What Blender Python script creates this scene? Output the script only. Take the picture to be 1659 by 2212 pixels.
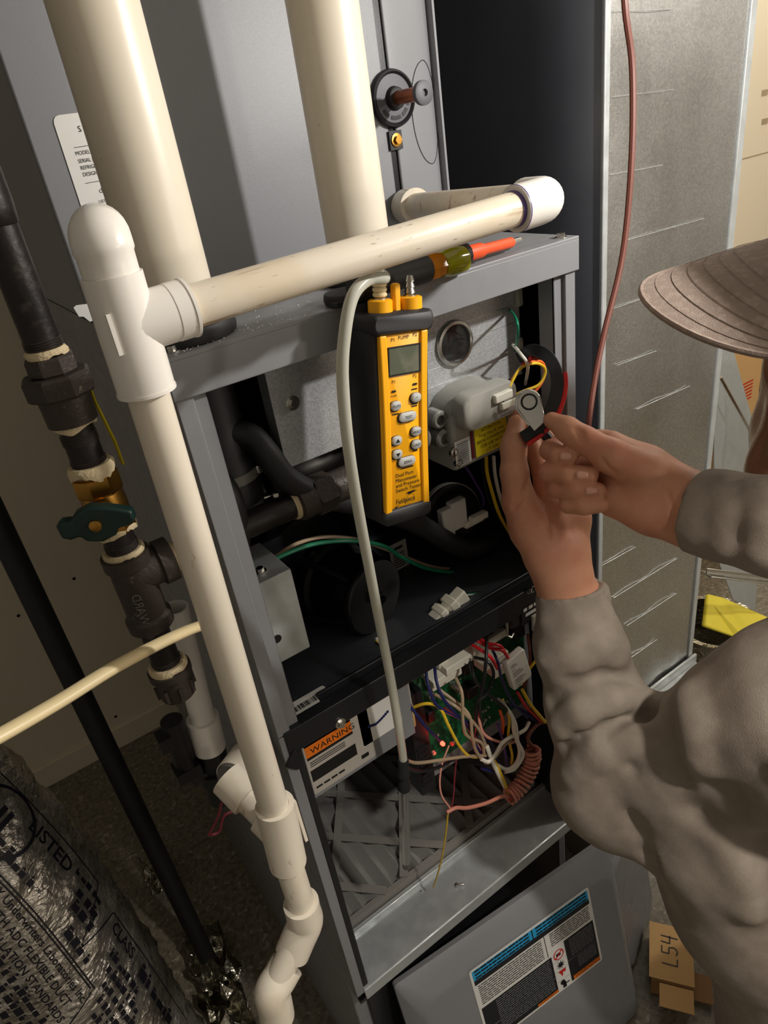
import bpy, bmesh, math, random
import numpy as np
from mathutils import Vector, Matrix
random.seed(7)
for o in list(bpy.data.objects): bpy.data.objects.remove(o, do_unlink=True)
SC = bpy.context.scene; COL = SC.collection

# ---------------------------------------------------------------- camera
F, PX, PY = 1500.0, 829.5, 1106.0                       # focal length and centre in photograph pixels
def _n(a): return a/np.linalg.norm(a)
DN = _n(np.array([1260-PX, 3750-PY, F]))                # vertical vanishing point
RX = np.array([3570-PX, -130-PY, F]); RX = _n(RX - DN*(RX@DN))   # furnace width direction
FD = np.cross(RX, DN)
RM = np.stack([RX, FD, -DN])                            # world axes in camera coordinates
CAM = np.array([-0.1364, -0.5231, 1.5016])
cd = bpy.data.cameras.new('camera'); cam = bpy.data.objects.new('camera', cd); COL.objects.link(cam)
m = Matrix.Identity(4)
for i in range(3):
    m[i][0] = RM[i, 0]; m[i][1] = -RM[i, 1]; m[i][2] = -RM[i, 2]; m[i][3] = CAM[i]
cam.matrix_world = m
cd.sensor_fit = 'HORIZONTAL'; cd.sensor_width = 36; cd.lens = F/1659*36; cd.clip_start = 0.02
SC.camera = cam
# ---------------------------------------------------------------- world, room lamps and added fill lamps
w = bpy.data.worlds.new('room_air'); SC.world = w; w.use_nodes = True
w.node_tree.nodes['Background'].inputs[0].default_value = (1.0, 0.82, 0.62, 1)
w.node_tree.nodes['Background'].inputs[1].default_value = 0.015
def lamp(name, typ, loc, power, col, size, target=None):
    l = bpy.data.lights.new(name, typ); l.energy = power; l.color = col
    if typ == 'AREA': l.shape = 'DISK'; l.size = size
    else: l.shadow_soft_size = size
    o = bpy.data.objects.new(name, l); COL.objects.link(o); o.location = loc
    if target is not None: o.rotation_euler = (Vector(target)-Vector(loc)).to_track_quat('-Z', 'Y').to_euler()
    return o
lamp('work_lamp', 'POINT', (0.63, -0.43, 1.64), 9.2, (1.0, 0.97, 0.93), 0.016)
lamp('low_fill', 'POINT', (0.95, -1.20, 1.40), 4.5, (1.0, 0.88, 0.76), 0.05)  # added unseen fill lamp, meant to lift the lower furnace
sp = lamp('door_fill_spot', 'SPOT', (0.22, -0.85, 1.78), 15, (1.0, 0.95, 0.88), 0.03, (0.20, -0.10, 0.22)); sp.data.spot_size = math.radians(50); sp.data.spot_blend = .7  # added out-of-frame spot that brightens the leaning door and lower compartment
lamp('room_bulb', 'POINT', (2.10, -0.80, 2.12), 18, (1.0, 0.93, 0.83), 0.08)
lamp('wall_fill', 'POINT', (2.60, 0.72, 2.20), 6, (1.0, 0.92, 0.80), 0.06)  # added fill that brightens only the right of the back wall
vs = SC.view_settings; vs.view_transform = 'Standard'; vs.look = 'None'; vs.gamma = 1; vs.use_curve_mapping = False
vs.exposure = 1.15

# ---------------------------------------------------------------- helpers
def ray(x, y): return RM@np.array([(x-PX)/F, (y-PY)/F, 1.0])
def P(x, y, ax, v):
    r = ray(x, y); i = 'XYZ'.index(ax); return Vector(CAM+r*((v-CAM[i])/r[i]))
def T(x, y, d): return Vector(CAM+ray(x, y)*d)
def onplane(x, y, o, n):
    r = Vector(ray(x, y)); c = Vector(CAM); t = (Vector(o)-c).dot(n)/r.dot(n); return c+r*t
V = Vector
OFF = {}
def cr(pts, k=6, closed=False):
    pts = [V(p) for p in pts]; n = len(pts); out = []
    rng = range(n if closed else n-1)
    for i in rng:
        p1, p2 = pts[i % n], pts[(i+1) % n]
        p0 = pts[(i-1) % n] if closed or i > 0 else p1*2-p2
        p3 = pts[(i+2) % n] if closed or i+2 < n else p2*2-p1
        for j in range(k):
            t = j/k
            out.append(0.5*((2*p1)+(p2-p0)*t+(2*p0-5*p1+4*p2-p3)*t*t+(3*p1-p0-3*p2+p3)*t**3))
    if not closed: out.append(pts[-1])
    return out
def frame(a):
    a = V(a).normalized(); h = V((0, 0, 1)) if abs(a.z) < .9 else V((1, 0, 0))
    u = h.cross(a).normalized(); return u, a.cross(u).normalized(), a
class MB:
    def __init__(s, M=None): s.v = []; s.f = []; s.M = M
    def add(s, vs, fs):
        o = len(s.v); s.v += [(s.M@V(p)) if s.M else V(p) for p in vs]; s.f += [tuple(i+o for i in f) for f in fs]; return s
    def box(s, x0, x1, y0, y1, z0, z1):
        return s.add([(x, y, z) for x in (x0, x1) for y in (y0, y1) for z in (z0, z1)],
                     [(0, 1, 3, 2), (4, 6, 7, 5), (0, 4, 5, 1), (2, 3, 7, 6), (0, 2, 6, 4), (1, 5, 7, 3)])
    def tube(s, pts, r, n=12, cap=True, flat=1.0):
        pts = [V(p) for p in pts]; k = len(pts); rs = r if isinstance(r, (list, tuple)) else [r]*k
        t = [(pts[min(i+1, k-1)]-pts[max(i-1, 0)]).normalized() for i in range(k)]
        u = frame(t[0])[0]; vs = []; fs = []
        for i in range(k):
            u = (u-t[i]*u.dot(t[i])).normalized(); w_ = t[i].cross(u)
            for j in range(n):
                a = 2*math.pi*j/n; vs.append(pts[i]+(u*math.cos(a)+w_*math.sin(a)*flat)*rs[i])
        for i in range(k-1):
            for j in range(n): fs.append((i*n+j, i*n+(j+1) % n, (i+1)*n+(j+1) % n, (i+1)*n+j))
        if cap: fs += [tuple(range(n-1, -1, -1)), tuple(range((k-1)*n, k*n))]
        return s.add(vs, fs)
    def lathe(s, prof, o, ax, n=24, ph=0.0):
        u, w_, a = frame(ax); o = V(o); vs = []; fs = []; k = len(prof)
        for r, h in prof:
            for j in range(n):
                q = 2*math.pi*j/n+ph; vs.append(o+a*h+(u*math.cos(q)+w_*math.sin(q))*r)
        for i in range(k-1):
            for j in range(n): fs.append((i*n+j, i*n+(j+1) % n, (i+1)*n+(j+1) % n, (i+1)*n+j))
        if prof[0][0] > 1e-6: fs.append(tuple(range(n-1, -1, -1)))
        if prof[-1][0] > 1e-6: fs.append(tuple(range((k-1)*n, k*n)))
        return s.add(vs, fs)
    def cyl(s, a, b, r, n=20): 
        a = V(a); b = V(b); return s.lathe([(r, 0), (r, (b-a).length)], a, b-a, n)
    def ring(s, a, b, r0, r1, n=24):          # hollow sleeve
        a = V(a); b = V(b); L = (b-a).length; u, w_, ax = frame(b-a); vs = []; fs = []
        pr = [(r1, 0), (r0, 0), (r0, L), (r1, L)]
        for r, h in pr:
            for j in range(n): q = 2*math.pi*j/n; vs.append(a+ax*h+(u*math.cos(q)+w_*math.sin(q))*r)
        for i in range(4):
            for j in range(n): fs.append((i*n+j, i*n+(j+1) % n, ((i+1) % 4)*n+(j+1) % n, ((i+1) % 4)*n+j))
        return s.add(vs, fs)
    def prism(s, poly, o, u, v_, w_):
        o, u, v_, w_ = V(o), V(u), V(v_), V(w_); k = len(poly)
        a = [o+u*p[0]+v_*p[1] for p in poly]; b = [q+w_ for q in a]
        return s.add(a+b, [tuple(range(k-1, -1, -1)), tuple(range(k, 2*k))]+[(i, (i+1) % k, (i+1) % k+k, i+k) for i in range(k)])
    def loft(s, loops, caps=True):
        k = len(loops[0]); vs = [p for l in loops for p in l]; fs = []
        for i in range(len(loops)-1):
            for j in range(k): fs.append((i*k+j, i*k+(j+1) % k, (i+1)*k+(j+1) % k, (i+1)*k+j))
        if caps: fs += [tuple(range(k-1, -1, -1)), tuple(range((len(loops)-1)*k, len(loops)*k))]
        return s.add(vs, fs)
    def build(s, name, mat, parent=None, bevel=0, seg=2, smooth=38, sub=0):
        me = bpy.data.meshes.new(name)
        if parent is None:
            a = np.array([tuple(p) for p in s.v]); off = V(((a[:, 0].min()+a[:, 0].max())/2, (a[:, 1].min()+a[:, 1].max())/2, a[:, 2].min()))
        else: off = OFF[parent.name]
        me.from_pydata([tuple(p-off) for p in s.v], [], s.f)
        bm = bmesh.new(); bm.from_mesh(me); bmesh.ops.recalc_face_normals(bm, faces=bm.faces); bm.to_mesh(me); bm.free()
        o = bpy.data.objects.new(name, me); COL.objects.link(o)
        if parent is None: o.location = off
        else: o.parent = parent
        OFF[o.name] = off
        me.materials.append(M_[mat] if isinstance(mat, str) else mat)
        if smooth: 
            me.polygons.foreach_set('use_smooth', [True]*len(me.polygons)); me.set_sharp_from_angle(angle=math.radians(smooth))
        if bevel:
            b = o.modifiers.new('edge', 'BEVEL'); b.width = bevel; b.segments = seg; b.limit_method = 'ANGLE'; b.angle_limit = math.radians(50); b.harden_normals = False
        if sub: q = o.modifiers.new('round', 'SUBSURF'); q.levels = q.render_levels = sub
        return o
def tag(o, label, cat, group=None, kind=None):
    o['label'] = label; o['category'] = cat
    if group: o['group'] = group
    if kind: o['kind'] = kind
    return o
def thing(name, loc, label, cat, group=None):
    o = bpy.data.objects.new(name, None); COL.objects.link(o); o.location = loc; o.empty_display_size = .02
    OFF[o.name] = V(loc); return tag(o, label, cat, group)
def part_label(o, l): o['label'] = l; return o
def struct(o): o['kind'] = 'structure'; return o
# lettering: flat text meshes laid on a surface through a mapping (u, v) -> point
_tc = {}
def textmesh(t, bold=0):
    t0 = t; t = (t, bold)
    if t not in _tc:
        c = bpy.data.curves.new('t', 'FONT'); c.body = t0; c.size = 1; c.resolution_u = 2; c.offset = bold
        o = bpy.data.objects.new('t', c); COL.objects.link(o)
        me = bpy.data.meshes.new_from_object(o.evaluated_get(bpy.context.evaluated_depsgraph_get()))
        _tc[t] = ([tuple(v.co[:2]) for v in me.vertices], [tuple(p.vertices) for p in me.polygons])
        bpy.data.objects.remove(o); bpy.data.curves.remove(c); bpy.data.meshes.remove(me)
    return _tc[t]
def plane(o, u, v_, lift=.0004):
    o, u, v_ = V(o), V(u).normalized(), V(v_).normalized(); n = u.cross(v_)*lift
    return lambda a, b: o+u*a+v_*b+n
def write(mb, fn, t, u, v_, size, ali='l', sx=1.0, bold=0):
    vs, fs = textmesh(t, bold)
    if not vs: return
    wd = max(p[0] for p in vs); k = {'l': 0, 'c': -wd/2, 'r': -wd}[ali]
    mb.add([fn(u+(p[0]+k)*size*sx, v_+p[1]*size) for p in vs], fs)
def rect(mb, fn, u0, u1, v0, v1, nu=1):
    for i in range(nu):
        a = u0+(u1-u0)*i/nu; b = u0+(u1-u0)*(i+1)/nu
        mb.add([fn(a, v0), fn(b, v0), fn(b, v1), fn(a, v1)], [(0, 1, 2, 3)])
def hexp(r, ph=0): return [(r*math.cos(math.pi/3*i+ph), r*math.sin(math.pi/3*i+ph)) for i in range(6)]
def rrect(w_, h, r, k=5):
    out = []
    for cx, cy, a0 in ((w_/2-r, h/2-r, 0), (-w_/2+r, h/2-r, 90), (-w_/2+r, -h/2+r, 180), (w_/2-r, -h/2+r, 270)):
        for i in range(k+1):
            a = math.radians(a0+90*i/k); out.append((cx+r*math.cos(a), cy+r*math.sin(a)))
    return out
def bolt(parent, p, ax, r=.0042, name='bolt', mat='zinc'):
    u, w_, a = frame(ax); mb = MB(); mb.lathe([(r*1.55, 0), (r*1.55, r*.25), (r*1.2, r*.3)], p, ax, 16)
    mb.prism(hexp(r), V(p)+a*r*.25, u, w_, a*r*.9); return mb.build(name, mat, parent, smooth=30)

# ---------------------------------------------------------------- materials
M_ = {}
def lin(c): return tuple(((x/255)/12.92 if x/255 <= .04045 else ((x/255+.055)/1.055)**2.4) for x in c)
def mat(name, rgb, rough=.5, metal=0.0, bump=None, spots=None, trans=0, emit=None, coat=0, ior=1.45, sss=0, alpha=1, spec=.5, rvar=None, cells=None):
    m_ = bpy.data.materials.new(name); m_.use_nodes = True; nt = m_.node_tree; b = nt.nodes['Principled BSDF']; L = nt.links.new
    c = lin(rgb)+(1,); b.inputs['Base Color'].default_value = c; b.inputs['Roughness'].default_value = rough; b.inputs['Metallic'].default_value = metal
    b.inputs['IOR'].default_value = ior; b.inputs['Specular IOR Level'].default_value = spec
    if trans: b.inputs['Transmission Weight'].default_value = trans
    if coat: b.inputs['Coat Weight'].default_value = coat; b.inputs['Coat Roughness'].default_value = .12
    if sss: b.inputs['Subsurface Weight'].default_value = sss; b.inputs['Subsurface Radius'].default_value = (.008, .003, .0015)
    if emit: b.inputs['Emission Color'].default_value = lin(emit[0])+(1,); b.inputs['Emission Strength'].default_value = emit[1]
    if alpha < 1: b.inputs['Alpha'].default_value = alpha
    tc = nt.nodes.new('ShaderNodeTexCoord')
    def noise(scale, detail=3, st=None):
        n = nt.nodes.new('ShaderNodeTexNoise'); n.inputs['Scale'].default_value = scale; n.inputs['Detail'].default_value = detail
        if st:
            mp = nt.nodes.new('ShaderNodeMapping'); mp.inputs['Scale'].default_value = st; L(tc.outputs['Object'], mp.inputs['Vector']); L(mp.outputs['Vector'], n.inputs['Vector'])
        else: L(tc.outputs['Object'], n.inputs['Vector'])
        return n
    prev = None
    for sp in (spots or []):                      # (rgb, scale, low, high, amount, stretch)
        n = noise(sp[1], 4, sp[5] if len(sp) > 5 else None); r = nt.nodes.new('ShaderNodeMapRange')
        r.inputs['From Min'].default_value = sp[2]; r.inputs['From Max'].default_value = sp[3]; r.inputs['To Max'].default_value = sp[4]
        L(n.outputs['Fac'], r.inputs['Value']); mx = nt.nodes.new('ShaderNodeMix'); mx.data_type = 'RGBA'
        if prev: L(prev, mx.inputs['A'])
        else: mx.inputs['A'].default_value = c
        mx.inputs['B'].default_value = lin(sp[0])+(1,); L(r.outputs['Result'], mx.inputs['Factor']); prev = mx.outputs['Result']
    if cells:                                     # (scale, rgb): random tint per spangle crystal
        n = nt.nodes.new('ShaderNodeTexVoronoi'); n.inputs['Scale'].default_value = cells[0]; L(tc.outputs['Object'], n.inputs['Vector'])
        mx = nt.nodes.new('ShaderNodeMix'); mx.data_type = 'RGBA'; mx.inputs['A'].default_value = c; mx.inputs['B'].default_value = lin(cells[1])+(1,)
        sp_ = nt.nodes.new('ShaderNodeSeparateColor'); L(n.outputs['Color'], sp_.inputs['Color']); L(sp_.outputs['Red'], mx.inputs['Factor'])
        if prev: L(prev, mx.inputs['A'])
        prev = mx.outputs['Result']
    if prev: L(prev, b.inputs['Base Color'])
    if rvar:
        n = noise(rvar[0], 3); r = nt.nodes.new('ShaderNodeMapRange'); r.inputs['From Min'].default_value = .35; r.inputs['From Max'].default_value = .65
        r.inputs['To Min'].default_value = rvar[1]; r.inputs['To Max'].default_value = rvar[2]; L(n.outputs['Fac'], r.inputs['Value']); L(r.outputs['Result'], b.inputs['Roughness'])
    if bump:                                      # (scale, strength, distance[, stretch[, 'cell']])
        if len(bump) > 4:
            n = nt.nodes.new('ShaderNodeTexVoronoi'); n.inputs['Scale'].default_value = bump[0]; L(tc.outputs['Object'], n.inputs['Vector']); out = n.outputs['Color']
        else: n = noise(bump[0], 3, bump[3] if len(bump) > 3 else None); out = n.outputs['Fac']
        bp = nt.nodes.new('ShaderNodeBump'); bp.inputs['Strength'].default_value = bump[1]; bp.inputs['Distance'].default_value = bump[2]
        L(out, bp.inputs['Height']); L(bp.outputs['Normal'], b.inputs['Normal'])
    M_[name] = m_; return m_
mat('paint_grey', (128, 128, 130), .42, .0, (900, .12, .0006), rvar=(60, .36, .5))
mat('paint_coil', (126, 127, 130), .40, .0, (1300, .25, .0006))
mat('paint_black', (16, 17, 19), .30, 0, (500, .08, .0005))
mat('steel_dark', (44, 45, 48), .32, .5, (300, .06, .0005))
mat('galv', (208, 210, 212), .36, .55, (700, .22, .0005, None, 'cell'), cells=(800, (176, 178, 180)))
mat('galv_flat', (184, 188, 188), .40, .45, None, spots=[((190, 196, 196), 90, .4, .65, .7)], rvar=(40, .3, .5))
mat('galv_duct', (206, 206, 204), .3, 1.0, (420, .3, .0010, None, 'cell'), rvar=(5, .24, .36), cells=(420, (184, 184, 183)))
mat('galv_dim', (104, 108, 116), .4, .75, (6, .1, .01), rvar=(10, .34, .46))  # duct metal darkened, its dim side reflection put into the colour
mat('deck_paint', (62, 65, 70), .36, .3, (300, .06, .0005))
mat('grommet_grey', (84, 84, 90), .5)
mat('zinc', (200, 198, 192), .25, 1.0)
mat('chrome', (220, 218, 212), .12, 1.0)
mat('pvc', (218, 208, 190), .30, 0, (12, .05, .001), spots=[((196, 172, 134), 26, .60, .76, .5, (1, 1, .35)), ((150, 120, 84), 120, .70, .76, .6, (1, 1, .3))], sss=0)
mat('pvc_pipe', (216, 205, 186), .33, 0, None, spots=[((206, 186, 152), 20, .5, .7, .45), ((150, 116, 80), 90, .60, .68, .75, (.10, 1, 1)), ((120, 92, 66), 260, .66, .72, .6, (.2, 1, 1))])
mat('pvc_big', (219, 209, 190), .34, 0, None, spots=[((140, 110, 78), 300, .735, .75, .8), ((206, 190, 160), 9, .45, .7, .35)])
mat('pvc_white', (226, 221, 212), .28, 0)
mat('pvc_in', (196, 186, 166), .5)
mat('primer', (92, 70, 130), .4)
mat('iron', (34, 29, 27), .40, .35, (160, .3, .0012), spots=[((78, 70, 64), 90, .60, .74, .6)])
mat('iron_fit', (58, 50, 45), .48, .25, (260, .45, .0012), spots=[((128, 120, 112), 110, .66, .76, .6)])
mat('dope', (196, 178, 142), .62, 0, (320, .6, .002))
mat('brass', (176, 130, 58), .30, 1.0, (80, .1, .001))
mat('green_plastic', (6, 34, 30), .42)
mat('yellow_tape', (206, 186, 20), .5)
mat('black_plastic', (22, 22, 23), .42)
mat('rubber', (27, 27, 28), .55, 0, (500, .1, .0005))
mat('boot', (30, 30, 31), .55, 0, (600, .15, .0004))
mat('mano_yellow', (244, 172, 8), .38)
mat('key_grey', (176, 176, 172), .45)
mat('lcd', (84, 88, 74), .12, 0, None, spots=[((112, 112, 96), 40, .5, .6, .6)])
mat('ink', (16, 16, 18), .5)
mat('ink_navy', (22, 20, 34), .5)
mat('ink_grey', (120, 122, 124), .5)
mat('paper', (224, 222, 216), .55)
mat('paper_grey', (176, 170, 160), .55)
mat('sticker_yellow', (240, 218, 30), .45)
mat('sticker_blue', (38, 160, 214), .4)
mat('sticker_orange', (226, 116, 24), .45)
mat('sticker_black', (24, 26, 32), .4)
mat('red', (196, 30, 26), .45)
mat('tube_clear', (226, 226, 220), .1, 0, None, trans=.92, ior=1.2)
mat('hose_clear', (208, 207, 192), .28, 0, None, trans=.35, ior=1.3)
mat('hose_beige', (226, 206, 160), .38)
mat('glass', (250, 252, 252), .02, 0, None, trans=1.0, ior=1.45)
mat('valve_grey', (150, 148, 140), .55, 0, (700, .1, .0004))
mat('cast_grey', (112, 110, 104), .5, .3, (500, .3, .0008))
mat('nylon_white', (226, 222, 206), .45)
mat('pcb', (24, 96, 56), .35, 0, None, spots=[((12, 54, 36), 160, .5, .56, .7)])
mat('solder', (206, 206, 200), .25, .9)
mat('amber', (214, 132, 10), .15, 0, None, trans=.45)
mat('lime', (176, 172, 10), .12, 0, None, trans=.5)
mat('orange_ins', (214, 78, 36), .42)
mat('led_red', (255, 40, 30), .3, 0, emit=((255, 50, 34), 5))
mat('copper', (168, 100, 70), .35, .9)
for n_, c_ in dict(w_white=(226, 220, 206), w_yellow=(222, 184, 40), w_blue=(24, 30, 84), w_black=(20, 20, 22), w_red=(196, 30, 40), w_green=(16, 116, 84), w_pink=(206, 140, 122), w_brown=(112, 62, 50), w_orange=(226, 96, 34), w_purple=(84, 52, 122), w_tan=(160, 138, 112), w_maroon=(110, 34, 44), w_stat=(190, 124, 104)).items(): mat(n_, c_, .42)
mat('foil', (212, 206, 196), .34, .85, (44, .9, .010, (1, 1, 2.2)), rvar=(30, .24, .42))
mat('foil_floor', (170, 165, 150), .25, 1.0, (30, .9, .012))
mat('drywall', (176, 158, 130), .85, 0, (60, .1, .002), spots=[((160, 142, 114), 3, .4, .7, .6)])
mat('drywall_right', (236, 224, 198), .85, 0, (60, .08, .002))
mat('wall_paint', (198, 196, 192), .85)
mat('floor_vinyl', (128, 120, 104), .35, 0, None, spots=[((92, 86, 74), 80, .46, .60, .7), ((186, 180, 164), 110, .58, .70, .7)])
mat('card', (206, 164, 108), .7, 0, (200, .1, .0006))
mat('card_dark', (150, 112, 70), .7)
mat('filter_media', (150, 148, 144), .85, 0, (600, .35, .001))
mat('filter_card', (132, 128, 122), .7)
mat('sheet_yellow', (214, 196, 52), .6, 0, (30, .4, .004))
mat('skin', (200, 144, 114), .48, 0, (420, .22, .0009), spots=[((190, 116, 92), 26, .45, .7, .55), ((224, 166, 130), 40, .55, .75, .4)], sss=.12)
mat('nail', (222, 168, 146), .3)
mat('crease', (132, 76, 56), .6)
mat('hoodie', (142, 130, 117), .92, 0, (900, .5, .001), spots=[((156, 144, 130), 60, .42, .68, .7), ((126, 115, 103), 18, .45, .7, .5)])
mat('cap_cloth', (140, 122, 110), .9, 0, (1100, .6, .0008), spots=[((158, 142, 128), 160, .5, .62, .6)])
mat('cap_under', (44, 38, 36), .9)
mat('trousers', (64, 56, 52), .9, 0, (700, .4, .001))
mat('hair', (56, 36, 26), .6)
# ================================================================ the setting
W, DP, ZB, ZT = .445, .74, .45, 1.37
def slab(name, x0, x1, y0, y1, z0, z1, m_): return struct(MB().box(x0, x1, y0, y1, z0, z1).build(name, m_, smooth=0))
slab('floor', -1.6, 3.6, -2.2, 1.28, -.05, 0, 'floor_vinyl')
wb = slab('wall_back', -1.6, 3.6, 1.25, 1.30, 0, 2.5, 'drywall_right')
slab('wall_left', -1.65, -1.6, -2.2, 1.30, 0, 2.5, 'wall_paint')
slab('wall_right', 3.6, 3.65, -2.2, 1.30, 0, 2.5, 'wall_paint')
slab('wall_front', -1.6, 3.6, -2.25, -2.2, 0, 2.5, 'wall_paint')
slab('ceiling', -1.6, 3.6, -2.2, 1.30, 2.5, 2.55, 'wall_paint')
slab('baseboard_back', -1.6, 3.6, 1.238, 1.2488, 0.001, .07, 'drywall_right')
for x, y in ((108, 1411), (250, 1548), (200, 1617), (160, 1250), (40, 1330)):     # drywall screws
    p = P(x, y, 'Y', 1.2495); o = MB().lathe([(0, 0), (.0045, 0), (.0035, .001), (0, .0004)], p, (0, -1, 0), 10).build('drywall_screw', 'ink', wb)
j = MB().box(1.4, 3.5, 1.2485, 1.2498, 1.155, 1.159); j.build('board_joint', 'drywall', wb, smooth=0)
for x, y in ((1652, 200), (1652, 262)):
    p = P(x, y, 'Y', 1.249); MB().box(p.x-.02, p.x+.02, 1.2478, 1.2496, p.z-.01, p.z+.01).build('joint_patch', 'drywall', wb)

# ================================================================ return base under the furnace
b = thing('return_air_base', (W/2, .37, 0), 'dark grey sheet metal return air base under the furnace cabinet', 'base')
MB().box(0, W, .03, DP, 0, ZB-.002).build('box', 'paint_grey', b, bevel=.003)
MB().box(.02, W-.02, .024, .03, .05, ZB-.05).build('front_panel', 'steel_dark', b, bevel=.002)

# ================================================================ furnace cabinet
fc = thing('furnace_cabinet', (W/2, DP/2, ZB), 'open grey sheet metal furnace cabinet with its front doors removed', 'furnace')
for x0, x1 in ((0, .003), (W-.003, W)):
    MB().box(x0, x1, .003, DP, ZB, ZT-.006).build('side_panel', 'paint_grey', fc)
MB().box(0, W, DP-.003, DP, ZB, ZT-.006).build('back_panel', 'steel_dark', fc)
mb = MB().box(-.002, W+.002, -.004, DP, ZT-.004, ZT); mb.box(-.002, W+.002, -.004, -.001, ZT-.034, ZT-.003)
mb.box(-.002, 0, -.003, DP, ZT-.03, ZT-.003); mb.box(W, W+.002, -.003, DP, ZT-.03, ZT-.003)
mb.build('top_panel', 'paint_grey', fc, bevel=.0022, seg=3)
for s, x in ((1, 0), (-1, W)):
    def bx(m_, a, c, y0, y1, z0, z1): m_.box(min(x+s*a, x+s*c), max(x+s*a, x+s*c), y0, y1, z0, z1)
    mb = MB(); bx(mb, 0, .0135, 0, .003, .965, ZT-.03); bx(mb, .0125, .0145, .0, .008, .965, ZT-.03); bx(mb, .0135, .027, .005, .008, .965, ZT-.03); bx(mb, .0255, .027, .005, .028, .965, ZT-.03)
    mb.build('corner_post', 'paint_grey', fc, bevel=.0016)
    mb = MB(); bx(mb, 0, .012, 0, .003, ZB, .963); bx(mb, .011, .0125, 0, .03, ZB, .963)
    mb.build('lower_post', 'paint_grey', fc, bevel=.001)
    mb = MB(); bx(mb, .0125, .022, .003, .016, ZB+.006, .935); mb.build('gasket', 'rubber', fc, bevel=.002)
MB().box(.003, W-.003, .262, .266, .967, ZT-.006).build('vestibule_panel', 'paint_black', fc)
MB().box(.003, W-.003, .012, DP-.003, .960, .9645).build('blower_deck', 'deck_paint', fc)
for x0, x1 in ((.0032, .005), (W-.005, W-.0032)): MB().box(x0, x1, .03, .262, .967, ZT-.006).build('inner_liner', 'paint_black', fc)
for x0, x1 in ((.0032, .005), (W-.005, W-.0032)): MB().box(x0, x1, .03, DP-.004, ZB, .96).build('blower_liner', 'steel_dark', fc)
mb = MB().box(.006, W-.006, -.002, .001, .937, .966); mb.box(.006, W-.006, -.002, .014, .9645, .968); mb.box(.006, W-.006, -.002, .02, .936, .9385)
mb.box(.06, W-.03, .020, .024, .9645, .972); mb.box(.06, W-.03, .014, .024, .9645, .9665)
mb.build('deck_rail', 'steel_dark', fc, bevel=.0012)
mb = MB().box(.012, W-.003, 0, .078, ZB, ZB+.004); mb.box(.012, W-.003, .070, .078, ZB+.003, ZB+.013); mb.box(.012, W-.003, -.001, .002, ZB-.02, ZB+.004)
mb.build('base_flange', 'galv_flat', fc, bevel=.0015)
MB().box(.003, W-.003, .004, .026, ZB-.028, ZB-.021).build('kick_strip', 'paint_black', fc)
bolt(fc, (.012, .012, ZT), (0, 0, 1), .0042); bolt(fc, (W-.012, .008, ZT), (0, 0, 1), .0042)
bolt(fc, P(735, 1562, 'Y', -.002), (0, -1, 0), .0042); bolt(fc, P(1143, 1276, 'Z', .9665), (0, 0, 1), .004)
for p in ((1213, 700), (1160, 1440)): pass
# folded corner bracket where deck rail meets the post
q = P(638, 1640, 'Y', -.004); MB().prism([(-.012, -.004), (.002, .012), (.008, .002), (.006, -.018), (-.002, -.016)], q, (1, 0, 0), (0, 0, 1), (0, .004, 0)).build('corner_bracket', 'steel_dark', fc, bevel=.001)
# control panel under the deck with warning stickers
pn = MB().box(.020, .168, .010, .013, .842, .937).build('control_panel', 'paint_grey', fc, bevel=.0008)
def sticker(parent, o, u, v_, wd, ht, m_='paper', name='label', r=.003, th=.0004):
    u, v_ = V(u).normalized(), V(v_).normalized(); n = u.cross(v_)
    return MB().prism([(a+wd/2, c+ht/2) for a, c in rrect(wd, ht, r, 3)], V(o), u, v_, n*th).build(name, m_, parent, smooth=0)
fn = plane((.024, .010, .846), (1, 0, 0), (0, 0, 1), .0006)
st = sticker(fc, (.024, .010, .848), (1, 0, 0), (0, 0, 1), .085, .083, 'paper_grey', 'warning_label')
mb = MB(); rect(mb, fn, .002, .062, .060, .080); mb.build('orange_band', 'sticker_orange', st, smooth=0)
mb = MB()
for v0, v1 in ((.056, .060), (.022, .040), (.076, .0808)): rect(mb, fn, .002, .062, v0, v1)
fn2 = plane((.024, .010, .846), (1, 0, 0), (0, 0, 1), .0008); write(mb, fn2, 'WARNING', .008, .063, .012)
for k in range(3): rect(mb, fn2, .004, .05, .045+.003*k, .0462+.003*k)
for k in range(4): rect(mb, fn2, .004+.01*k, .012+.01*k, .010, .013)
rect(mb, fn2, .066, .076, .010, .016); mb.build('print', 'ink', st, smooth=0)
st = sticker(fc, (.096, .010, .872), (1, 0, 0), (0, 0, 1), .056, .062, 'paper', 'wiring_label')
fn = plane((.096, .010, .872), (1, 0, 0), (0, 0, 1), .0008)
mb = MB()
for k in range(10): rect(mb, fn, .010+.003*k, .0132+.003*k, .022+.0007*abs(k-3)**1.3-.001, .025+.0007*abs(k-3)**1.3)
mb.build('blue_swoosh', 'w_blue', st, smooth=0)
st = sticker(fc, P(627, 1578, 'Z', .9648), (1, 0, 0), (0, 1, 0), .060, .034, 'paper', 'barcode_label'); o_ = P(627, 1578, 'Z', .9648)
fn = plane(o_, (1, 0, 0), (0, 1, 0), .0008); mb = MB(); x = .003
while x < .045: wd = random.choice((.0005, .0009, .0014)); rect(mb, fn, x, x+wd, .018, .026); rect(mb, fn, x*1.1, x*1.1+wd, .004, .012); x += wd+random.choice((.0005, .0008, .0012))
mb.build('print', 'ink', st, smooth=0)

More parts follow.
